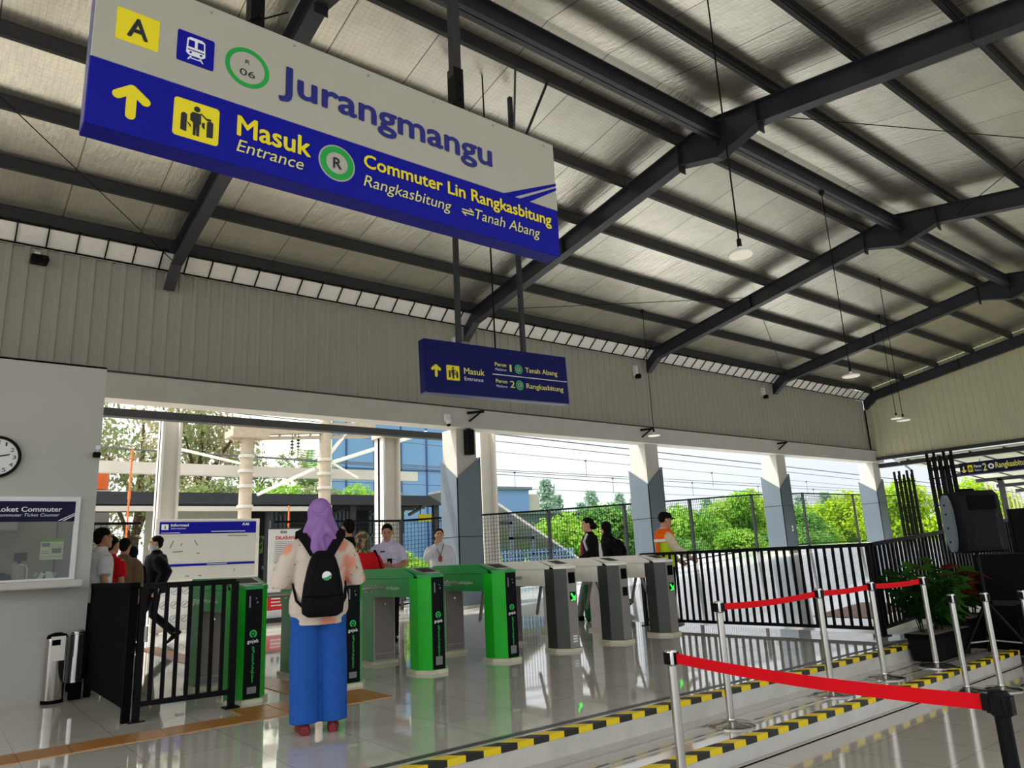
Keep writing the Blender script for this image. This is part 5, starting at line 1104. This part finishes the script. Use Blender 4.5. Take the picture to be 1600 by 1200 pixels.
def hand(mb, w, d, n, side, curl=.4, r=.0088):
    w, d, n = Vector(w), Vector(d).normalized(), Vector(n).normalized(); s = d.cross(n).normalized()*side     # s points to the thumb side
    n = s.cross(d).normalized()*side
    pr = lambda c, a, b: [c+s*(a*math.cos(2*PI*j/10))+n*(b*math.sin(2*PI*j/10)) for j in range(10)]
    mb.loft([pr(w-d*.02, .027, .022), pr(w+d*.02, .032, .019), pr(w+d*.06, .041, .016), pr(w+d*.095, .04, .014)])
    for k, L in enumerate((.072, .082, .076, .058)):
        b = w+d*.09+s*(.031-.0207*k); q = -n
        c1 = (d*math.cos(curl)+q*math.sin(curl)); c2 = (d*math.cos(curl*2.1)+q*math.sin(curl*2.1))
        mb.tube([b-d*.02, b, b+c1*L*.5, b+c1*L*.5+c2*L*.5], [r, r, r*.95, r*.78], 7)
    t = (s*.72+d*.62-n*.25).normalized(); b = w+d*.022+s*.024
    mb.tube([b, b+t*.034, b+t*.034+(t*.5+d*.6-n*.2).normalized()*.03], [r*1.25, r*1.1, r*.85], 7)
def person(label, loc, rz, h, J=None, top=('cloth_white', .03), sleeve='short', hem=.86, legs='trouser_dark', leg_r=(.092, .07, .06), shoes='cloth_black', hair='short', skin='skin', headrot=(0, 0), lean=0.0, collar=None, hands=(None, None), loose=1.0, vox=.0105, extras=None):
    t = thing('person', label, 'person', loc, rz); k = h/1.7
    D = dict(sh=(-.172, -.005, 1.345), el=(-.225, -.03, 1.10), wr=(-.225, .06, .865), hi=(-.09, 0, .90), kn=(-.095, .015, .49), an=(-.095, -.025, .085), toe=(0, 1, 0))
    J = J or {}; P = {}
    for sd, sg in (('L', 1), ('R', -1)):
        for a, v in D.items(): P[a+sd] = Vector(J.get(a+sd, (v[0]*sg if a != 'toe' else v[0], v[1], v[2])))
    ln = lambda v: Vector((v[0], v[1]+lean*max(0, v[2]-.9), v[2]))
    for a in P:
        if a[:2] in ('sh', 'el', 'wr') and a not in J: P[a] = ln(P[a])
    S = Matrix.Scale(k, 4)
    tor = [(c[0], c[1]+lean*max(0, c[2]-.9), c[2], c[3], c[4]) for c in TORSO]
    nk = ln((0, .0, 1.45)); HC = nk+Vector((0, .02+lean*.06, .135))
    HM = Matrix.Translation(nk) @ Matrix.Rotation(headrot[1], 4, 'Z') @ Matrix.Rotation(headrot[0], 4, 'X') @ Matrix.Translation(HC-nk)
    # one continuous body
    b = MB(); b.ell(tor, 18)
    b.tube([nk-Vector((0, 0, .05)), nk+Vector((0, .008, .03)), HC-Vector((0, .005, .05))], [.062, .054, .052], 12)
    hm = MB().ell(HEAD, 18)
    hm.loft([[Vector((a*.012, .088, -.002+c)) for a, c in ((-1, 0), (1, 0), (0, .045))], [Vector((a*.016, .112, -.028+c)) for a, c in ((-1, 0), (1, 0), (0, .012))], [Vector((a*.012, .092, -.034+c)) for a, c in ((-1, 0), (1, 0), (0, .004))]])
    for s_ in (-1, 1): hm.sph((s_*.077, -.006, 0), .014, .024, .034, 10, 7)
    hm.sph((0, .089, -.068), .024, .012, .012, 10, 6)
    b.v += []; n0 = len(b.v); b.add([HM @ Vector(v) for v in hm.v], hm.f)
    for sd, sg in (('L', 1), ('R', -1)):
        b.tube([P['sh'+sd]+Vector((.05*sg, 0, 0)), P['sh'+sd], P['sh'+sd].lerp(P['el'+sd], .4), P['el'+sd], P['el'+sd].lerp(P['wr'+sd], .35), P['wr'+sd]], [.05, .056, .05, .04, .041, .027], 12)
        b.tube([P['hi'+sd]+Vector((0, 0, .03)), P['hi'+sd].lerp(P['kn'+sd], .3), P['kn'+sd], P['kn'+sd].lerp(P['an'+sd], .35), P['an'+sd]], [.085, .08, .056, .056, .036], 12)
        tv = P['toe'+sd].normalized(); uv = tv.cross(Vector((0, 0, 1))).normalized().cross(tv); b.tube([P['an'+sd]-tv*.03-uv*.03, P['an'+sd]+tv*.07-uv*.05, P['an'+sd]+tv*.15-uv*.058], [.03, .026, .014], 10)
        hd = hands[0 if sd == 'L' else 1]; dd = (P['wr'+sd]-P['el'+sd]).normalized()
        if hd is None: hd = (dd, (-1*sg*1.0, .1, 0), .35)
        hand(b, P['wr'+sd], hd[0], hd[1], 1 if sd == 'L' else -1, hd[2])
    b.xf(S); baked(b, 'body', skin, t, .0075*k if vox < .01 else .0085*k, 1)
    # trousers
    if legs:
        m = MB(); m.ell([(c[0], c[1], c[2], c[3]*1.06+.008, c[4]*1.08+.008) for c in tor[:3]], 18)
        for sd in 'LR':
            m.tube([P['hi'+sd]+Vector((0, 0, .02)), P['hi'+sd].lerp(P['kn'+sd], .4), P['kn'+sd], P['kn'+sd].lerp(P['an'+sd], .5), P['an'+sd]-Vector((0, 0, .01))], [leg_r[0]+.008, leg_r[0], leg_r[1], (leg_r[1]+leg_r[2])/2, leg_r[2]], 16, False)
        m.xf(S); baked(m, 'trousers', legs, t, vox*k, 3)
    # top
    m = MB(); th = top[1]; rr = []
    for c in tor:
        if c[2] < hem: continue
        q = max(0, 1.25-c[2])*.12*loose; rr.append((c[0], c[1], c[2]+(.012 if c[2] > 1.44 else 0), c[3]+th*(.35 if c[2] > 1.4 else 1)+q*.5, c[4]+th*(.35 if c[2] > 1.4 else 1)+q*.35))
    f0 = rr[0]; rr = [(f0[0], f0[1]-lean*.0, hem, f0[3]+.004, f0[4]+.004)]+rr
    m.ell(rr, 20)
    for sd, sg in (('L', 1), ('R', -1)):
        a, e_, w_ = P['sh'+sd], P['el'+sd], P['wr'+sd]; g = th*.8
        if sleeve == 'short': m.tube([a+Vector((.10*sg, 0, .03)), a+Vector((.03*sg, 0, .008)), a.lerp(e_, .12), a.lerp(e_, .4), a.lerp(e_, .82)], [.038, .055+g*.3, .06+g*.5, .058+g*.7, .058+g*.8], 14, False)
        elif sleeve == 'long': m.tube([a+Vector((.10*sg, 0, .03)), a+Vector((.03*sg, 0, .008)), a.lerp(e_, .12), a.lerp(e_, .45), e_, e_.lerp(w_, .5), w_-(w_-e_).normalized()*.005], [.038, .055+g*.3, .06+g*.6, .056+g, .048+g, .042+g*.8, .034+g*.5], 14, False)
    m.xf(S); baked(m, 'top' if sleeve != 'none' else 'vest', top[0], t, vox*k, 7)
    if collar:
        m = MB().ell([(nk.x, nk.y+.003, nk.z-.02, .085, .08), (nk.x, nk.y+.006, nk.z+.03, .068, .066), (nk.x, nk.y+.006, nk.z+.032, .06, .058)], 16); m.xf(S).build('collar', collar, t, True)
    # shoes
    for sd in 'LR':
        a = P['an'+sd]; tv = P['toe'+sd].normalized(); sv = tv.cross(Vector((0, 0, 1))).normalized(); uv = sv.cross(tv)
        R_ = lambda c, w_, hh: [c+sv*(w_*math.cos(2*PI*j/12))+uv*(hh*(math.sin(2*PI*j/12) if math.sin(2*PI*j/12) > 0 else .35*math.sin(2*PI*j/12))) for j in range(12)]
        fb = a-uv*.068
        MB().loft([R_(fb-tv*.075, .024, .05), R_(fb-tv*.05, .037, .075), R_(fb, .04, .075), R_(fb+tv*.07, .045, .055), R_(fb+tv*.13, .046, .042), R_(fb+tv*.175, .034, .03), R_(fb+tv*.19, .015, .02)]).xf(S).build('shoe', shoes, t, True)
    # face details, hair, headwear
    def hp(m): m.v = [tuple(S @ (HM @ Vector(v))) for v in m.v]; return m
    for s_ in (-1, 1):
        hp(MB().sph((s_*.031, .083, .012), .012, .008, .006, 8, 5)).build('eye', 'eye_dark', t, True)
        hp(MB().tube([(s_*.016, .093, .031), (s_*.033, .091, .036), (s_*.05, .078, .03)], .0045, 5)).build('eyebrow', 'hair_black', t, True)
    hp(MB().sph((0, .0945, -.068), .021, .008, .008, 8, 5)).build('mouth', 'lip', t, True)
    if hair == 'short':
        hp(MB().sph((0, -.019, .043), .084, .1, .087, 18, 12).sph((0, -.055, -.005), .066, .055, .075, 14, 8)).build('hair', 'hair_black', t, True)
    elif hair == 'tied':
        hp(MB().sph((0, -.02, .04), .085, .101, .088, 18, 12).sph((0, -.06, -.01), .07, .06, .08, 14, 8).sph((0, -.115, -.03), .045, .05, .06, 12, 8).sph((0, .05, .085), .06, .04, .028, 12, 7)).build('hair', 'hair_black', t, True)
    elif hair and hair.startswith('hijab'):
        hp(MB().sph((0, -.014, .012), .097, .108, .122, 20, 14)).build('headscarf', hair, t, True)
        q = MB().ell([(0, -.002+nk.y, 1.32, .185, .13), (0, nk.y, 1.40, .15, .118), (0, nk.y, 1.44, .105, .1), (0, nk.y+.004, 1.50, .085, .09), (0, nk.y+.006, 1.54, .082, .088)], 20); q.xf(S).build('scarf_drape', hair, t, True)
    elif hair == 'cap':
        hp(MB().sph((0, -.02, .03), .084, .1, .09, 16, 10)).build('hair', 'hair_black', t, True)
        hp(MB().ell([(0, -.006, .04, .093, .112), (0, -.006, .085, .09, .105), (0, -.006, .125, .06, .075), (0, -.006, .135, .02, .03)], 20).ell([(0, .1, .04, .07, .075), (0, .1, .05, .066, .07)], 16)).build('cap', 'cloth_black', t, True)
    if extras: extras(t, P, k, HM, S)
    return t
STRIDE = dict(knL=(-.09, .17, .50), anL=(-.09, .27, .09), knR=(.09, -.0, .47), anR=(.09, -.32, .19), toeR=(0, .75, -.66), elL=(-.23, -.16, 1.12), wrL=(-.22, -.06, .89), elR=(.23, .05, 1.11), wrR=(.22, .2, .90))
# the woman in the foreground, seen from behind
def tail(t, P, k, HM, S):
    m = MB().ell([(0, -.055, 1.60, .085, .055), (0, -.075, 1.52, .112, .06), (.0, -.09, 1.45, .142, .065), (.0, -.105, 1.395, .15, .065), (-.005, -.125, 1.345, .125, .055), (-.015, -.15, 1.30, .075, .045), (-.02, -.185, 1.25, .05, .03), (-.02, -.19, 1.21, .028, .02)], 20)
    m.tube([(.05, -.09, 1.62), (.0, -.155, 1.5), (-.045, -.175, 1.42), (-.06, -.2, 1.33), (-.03, -.215, 1.23)], [.02, .034, .038, .034, .016], 10)
    m.tube([(-.07, -.06, 1.60), (.0, -.15, 1.52), (.05, -.165, 1.45), (.10, -.15, 1.38)], [.018, .03, .034, .02], 10)
    m.tube([(.08, -.06, 1.56), (.03, -.15, 1.49), (-.02, -.18, 1.40), (.01, -.2, 1.31)], [.016, .028, .03, .014], 10)
    m.tube([(-.08, -.06, 1.55), (-.11, -.11, 1.46), (-.12, -.13, 1.38)], [.02, .03, .02], 10)
    m.xf(S); baked(m, 'scarf_tail', 'hijab_purple', t, .009, 1)
WL = (2.28, 5.22, 0)
person('woman in purple headscarf, floral blouse and wide blue trousers, seen from behind', WL, -.30, 1.61, dict(elL=(-.285, .02, 1.09), wrL=(-.12, .27, 1.10), elR=(.285, .02, 1.09), wrR=(.12, .27, 1.10), anL=(-.098, -.02, .085), anR=(.112, .0, .085), knL=(-.10, .0, .49), knR=(.105, .01, .49), toeL=(-.12, 1, 0), toeR=(.15, 1, 0)), top=('floral_cloth', .042), sleeve='long', hem=.765, legs='denim', leg_r=(.112, .112, .106), shoes='shoe_red', hair='hijab_purple', hands=(((.8, .5, .2), (0, 0, -1), .5), ((-.8, .5, .2), (0, 0, -1), .5)), loose=1.15, vox=.009, extras=tail)
bp = thing('backpack', 'black backpack with a round green and white badge on the woman in the floral blouse', 'backpack', WL, -.30)
m = MB().loft([[Vector((x*w, cy+y*d, z)) for x, y in ((-.5, .5), (-.5, -.2), (-.36, -.5), (.36, -.5), (.5, -.2), (.5, .5))] for z, w, d, cy in ((.785, .20, .10, -.225), (.81, .27, .15, -.235), (.88, .285, .17, -.245), (1.0, .258, .17, -.245), (1.1, .218, .15, -.24), (1.17, .18, .12, -.23), (1.215, .14, .08, -.215), (1.235, .09, .04, -.205))])
baked(m, 'bag_body', 'bag_black', bp, .009, 3)
for s in (-1, 1):
    P = [(s*.055, -.17, 1.215), (s*.10, -.158, 1.29), (s*.135, -.125, 1.345), (s*.145, -.05, 1.385), (s*.14, .03, 1.37), (s*.135, .11, 1.30), (s*.13, .16, 1.18)]
    R = []
    for i, p in enumerate(P):
        a, b = Vector(P[max(0, i-1)]), Vector(P[min(len(P)-1, i+1)]); tt = (b-a).normalized(); n_ = (Vector(p)-Vector((s*.05, 0, 1.2))).normalized(); n_ = (n_-tt*n_.dot(tt)).normalized(); q = tt.cross(n_); w_ = .033
        R.append([Vector(p)+q*w_+n_*.012, Vector(p)-q*w_+n_*.012, Vector(p)-q*w_-n_*.004, Vector(p)+q*w_-n_*.004])
    MB().loft(R).build('shoulder_strap', 'bag_black', bp)
    MB().tube([(s*.135, -.2, .86), (s*.17, -.13, .9), (s*.185, -.02, 1.0), (s*.16, .12, 1.12)], .010, 8).build('side_strap', 'bag_black', bp)
fb = Fr((.015, -.322, 1.06), (1, 0, 0), (0, 0, 1)); m = MB(); flat(m, fb, circ(0, 0, .032, 28), -.02, .002); bdg = m.build('badge', 'lettering_white', bp)
m = MB(); flat(m, fb, [(-.028, -.014), (-.012, -.03), (.012, -.03), (.031, -.006), (.03, .008), (.0, -.008)], 0, .004); m.build('badge_mark', 'gate_green_side', bdg)
MB().tube([(-.13, -.325, .93), (0, -.338, .925), (.13, -.325, .93)], .004, 6).build('zip', 'black_rubber', bp)

def mask(t, P, k, HM, S):
    m = MB().ell([(0, .03, -.115, .05, .055), (0, .026, -.08, .066, .078), (0, .02, -.03, .072, .088), (0, .02, -.008, .04, .085)], 16); m.v = [tuple(S @ (HM @ Vector(v))) for v in m.v]; m.build('face_mask', 'mask_white', t, True)
def glasses(t, P, k, HM, S):
    m = MB()
    for s in (-1, 1): m.tube([(s*.031+.022*math.cos(a), .101, .012+.018*math.sin(a)) for a in [2*PI*i/12 for i in range(13)]], .003, 5).tube([(s*.053, .098, .016), (s*.078, .0, .014)], .003, 5)
    m.v = [tuple(S @ (HM @ Vector(v))) for v in m.v]; m.build('glasses', 'black_plastic', t, True)
person('man in dark jacket and black trousers walking past the information board', (2.98, 13.35, 0), 1.3, 1.74, STRIDE, top=('cloth_navy', .07), sleeve='long', hem=.80, legs='trouser_dark', skin='skin_light', collar='cloth_navy', loose=.9, extras=mask, headrot=(0, .1))
person('man in glasses and white shirt at the corner of the ticket booth', (1.63, 10.1, 0), -1.35, 1.70, None, top=('cloth_white', .035), sleeve='short', hem=.84, legs='trouser_dark', collar='cloth_white', extras=glasses)
person('person in red shirt standing behind the man in the white shirt', (1.93, 11.2, 0), -.9, 1.65, None, top=('cloth_red', .03), sleeve='short', hem=.85, legs='trouser_dark')
person('person in loose brown jacket, dark hair turned away, in the queue by the booth', (2.26, 12.1, 0), -.5, 1.66, None, top=('cloth_brown', .045), sleeve='long', hem=.78, legs='cloth_black', loose=1.3)
person('woman in black headscarf and black top at the back of the queue by the booth', (2.53, 12.95, 0), -.6, 1.575, None, top=('cloth_black', .035), sleeve='long', hem=.75, legs='cloth_black', hair='hijab_black')
person('woman in red top and patterned headscarf behind the second green turnstile', (4.33, 8.62, 0), -.55, 1.53, dict(elR=(.25, .06, 1.1), wrR=(.2, .25, .98)), top=('cloth_red', .05), sleeve='long', hem=.78, legs='cloth_black', hair='hijab_pattern', loose=1.1)
person('dark-haired person in black mostly hidden behind the woman in floral blouse', (4.74, 9.85, 0), .2, 1.76, None, top=('cloth_black', .03), sleeve='short', legs='trouser_dark')
sb = thing('shoulder_bag', 'black shoulder bag hanging beside the woman in the red top', 'bag', (4.33, 8.62, 0), -.55)
MB().bbox(.24, .38, -.16, .14, .60, .84, .04).build('bag_body', 'bag_black', sb); MB().tube([(.30, -.12, .83), (.27, -.08, 1.02), (.17, -.03, 1.29), (.15, .04, 1.29), (.26, .09, 1.02), (.30, .1, .83)], .012, 6).build('strap', 'bag_black', sb)
def officer(t, P, k, HM, S):
    for x, n_ in ((-.085, 'pocket'), (.085, 'pocket')): MB().bbox(x-.045, x+.045, .135, .152, 1.17, 1.27, .006).xf(S).build(n_, 'cloth_lavender', t)
    MB().bbox(.05, .12, .135, .146, 1.285, 1.3, .003).xf(S).build('name_plate', 'cloth_black', t); MB().box(-.003, .003, .135, .15, .9, 1.4).xf(S).build('button_placket', 'cloth_white', t)
person('officer in pale lavender short-sleeved shirt looking down at a phone', (5.45, 10.0, 0), 2.72, 1.70, dict(elL=(-.26, .03, 1.10), wrL=(-.085, .26, 1.07), elR=(.26, .03, 1.10), wrR=(.075, .28, 1.09)), top=('cloth_lavender', .035), sleeve='short', hem=.84, legs='trouser_dark', collar='cloth_lavender', headrot=(-.32, -.15), skin='skin', hands=(((.75, .5, .15), (.2, .5, -1), .7), ((-.7, .6, .25), (0, .3, -1), .7)), extras=officer)
pc = thing('mobile_phone', 'dark phone held by the officer in the pale shirt', 'phone', (5.45, 10.0, 0), 2.72); T_ = Matrix.Translation((.0, .345, 1.135)) @ Matrix.Rotation(.7, 4, 'X')
MB().bbox(-.036, .036, -.075, .075, -.005, .005, .004, T_).build('phone_body', 'black_plastic', pc); MB().box(-.031, .031, -.068, .068, .005, .006, T_).build('screen', 'grey_plastic', pc)
person('man in white long-sleeved shirt covering his face with one hand', (7.3, 11.45, 0), 2.62, 1.68, dict(elR=(.25, .15, 1.17), wrR=(.065, .19, 1.42), elL=(-.235, -.02, 1.1), wrL=(-.235, .05, .87)), top=('cloth_white', .032), sleeve='long', hem=.82, legs='trouser_dark', collar='cloth_white', skin='skin_light', hands=(None, ((-.25, -.12, 1), (0, 1, .1), .25)))
bd = thing('badge_card', 'brown card on a lanyard round the neck of the man covering his face', 'badge', (7.3, 11.45, 0), 2.62)
MB().bbox(-.035, .03, .15, .158, 1.1, 1.2, .003).build('card', 'lip', bd); MB().tube([(-.003, .156, 1.2), (-.05, .15, 1.33), (-.075, .08, 1.41)], .005, 5).tube([(-.003, .156, 1.2), (.05, .15, 1.33), (.075, .08, 1.41)], .005, 5).build('lanyard', 'cloth_navy', bd)
def inner(t, P, k, HM, S):
    MB().ell([(.0, .06, .9, .09, .1), (.0, .07, 1.1, .1, .11), (0, .075, 1.3, .085, .085), (0, .05, 1.4, .05, .06)], 14).xf(S).build('inner_top', 'cloth_magenta', t, True)
    MB().tube([(-.12, .06, 1.42), (-.16, .12, 1.3), (-.17, .06, 1.1), (-.17, -.05, .95)], .022, 7).xf(S).build('bag_strap', 'cloth_white', t, True)
def pale(t, P, k, HM, S):
    MB().ell([(.0, .07, .9, .11, .1), (.0, .085, 1.1, .11, .11), (0, .085, 1.28, .09, .085), (0, .06, 1.36, .06, .06)], 14).xf(S).build('inner_top', 'cloth_white', t, True)
    MB().tube([(.1, .04, 1.40), (.15, .11, 1.3), (.17, .1, 1.1)], .02, 7).xf(S).build('bag_strap', 'cloth_brown', t, True)
person('woman in black jacket over magenta top walking behind the steel turnstiles', (9.22, 9.52, 0), .92, 1.73, dict(STRIDE, wrL=(-.17, .22, .98), elL=(-.24, .0, 1.12)), top=('cloth_black', .04), sleeve='long', hem=.8, legs='cloth_grey', hair='tied', skin='skin_light', extras=inner)
person('woman in black headscarf and dark jacket walking behind the one in the black jacket', (10.0, 9.85, rampz(10)), .92, 1.63, STRIDE, top=('cloth_black', .045), sleeve='long', hem=.78, legs='cloth_navy', hair='hijab_black', skin='skin_light', extras=pale)
b3 = thing('backpack', 'dark backpack on the walking woman in the black headscarf', 'backpack', (10.0, 9.85, rampz(10)), .92); baked(MB().loft([[Vector((x*w, cy+y*d, z)) for x, y in ((-.5, .5), (-.5, -.3), (-.35, -.5), (.35, -.5), (.5, -.3), (.5, .5))] for z, w, d, cy in ((.88, .22, .1, -.22), (.93, .3, .17, -.235), (1.1, .3, .18, -.24), (1.24, .24, .12, -.22), (1.3, .12, .05, -.2))]), 'bag_body', 'bag_black', b3, .012, 2)
MB().tube([(-.1, -.18, 1.26), (-.14, -.06, 1.36), (-.13, .08, 1.3)], .02, 6).tube([(.1, -.18, 1.26), (.14, -.06, 1.36), (.13, .08, 1.3)], .02, 6).build('shoulder_strap', 'bag_black', b3)
tb = thing('travel_bag', 'dark green travel bag at the side of the walking woman', 'bag', (9.0, 9.26, 0), .92)
MB().bbox(-.11, .11, -.19, .19, .03, .6, .04).build('bag_body', 'bag_green', tb); MB().tube([(0, -.08, .59), (0, -.08, .7), (0, .08, .7), (0, .08, .59)], .01, 6).build('handle', 'black_plastic', tb)
for y in (-.14, .14): MB().cyl((-.06, y, .03), (.06, y, .03), .03, n=10).build('wheel', 'black_rubber', tb)
def vest(t, P, k, HM, S):
    tr = [c for c in TORSO if .95 <= c[2] <= 1.42]
    lo = [(c[0], c[1], c[2], c[3]+.048, c[4]+.052) for c in tr if c[2] < 1.2]; lo = [(0, 0, .86, .215, .165)]+lo+[(0, 0, 1.24, .205, .16)]
    m = MB().ell(lo, 20); m.xf(S); baked(m, 'vest_lower', 'vest_lime', t, .011, 2)
    hi = [(0, 0, 1.225, .208, .163), (0, 0, 1.30, .218, .162), (0, 0, 1.37, .212, .148), (0, -.005, 1.42, .165, .118), (0, 0, 1.45, .085, .085)]
    m = MB().ell(hi, 20); m.xf(S); baked(m, 'vest_yoke', 'vest_orange', t, .011, 2)
    MB().ell([(0, 0, 1.24, .216, .171), (0, 0, 1.285, .222, .17)], 24).xf(S).build('reflective_band', 'steel_light', t, True)
    MB().prism([(.06, -.172, 1.24), (.15, -.15, 1.24), (.17, -.15, 1.0), (.10, -.175, 1.0)], (0, -.008, 0)).xf(S).build('side_flash', 'vest_orange', t)
person('officer in orange and lime vest and black cap leaning over the black railing', (9.32, 7.9, 0), -2.15, 1.70, dict(elR=(.23, .10, 1.13), wrR=(.20, .33, .98), elL=(-.23, .05, 1.1), wrL=(-.2, .25, .95)), top=('cloth_cream', .032), sleeve='long', hem=.85, legs='trouser_dark', hair='cap', extras=vest, headrot=(-.15, 0))
bpy.context.view_layer.update()
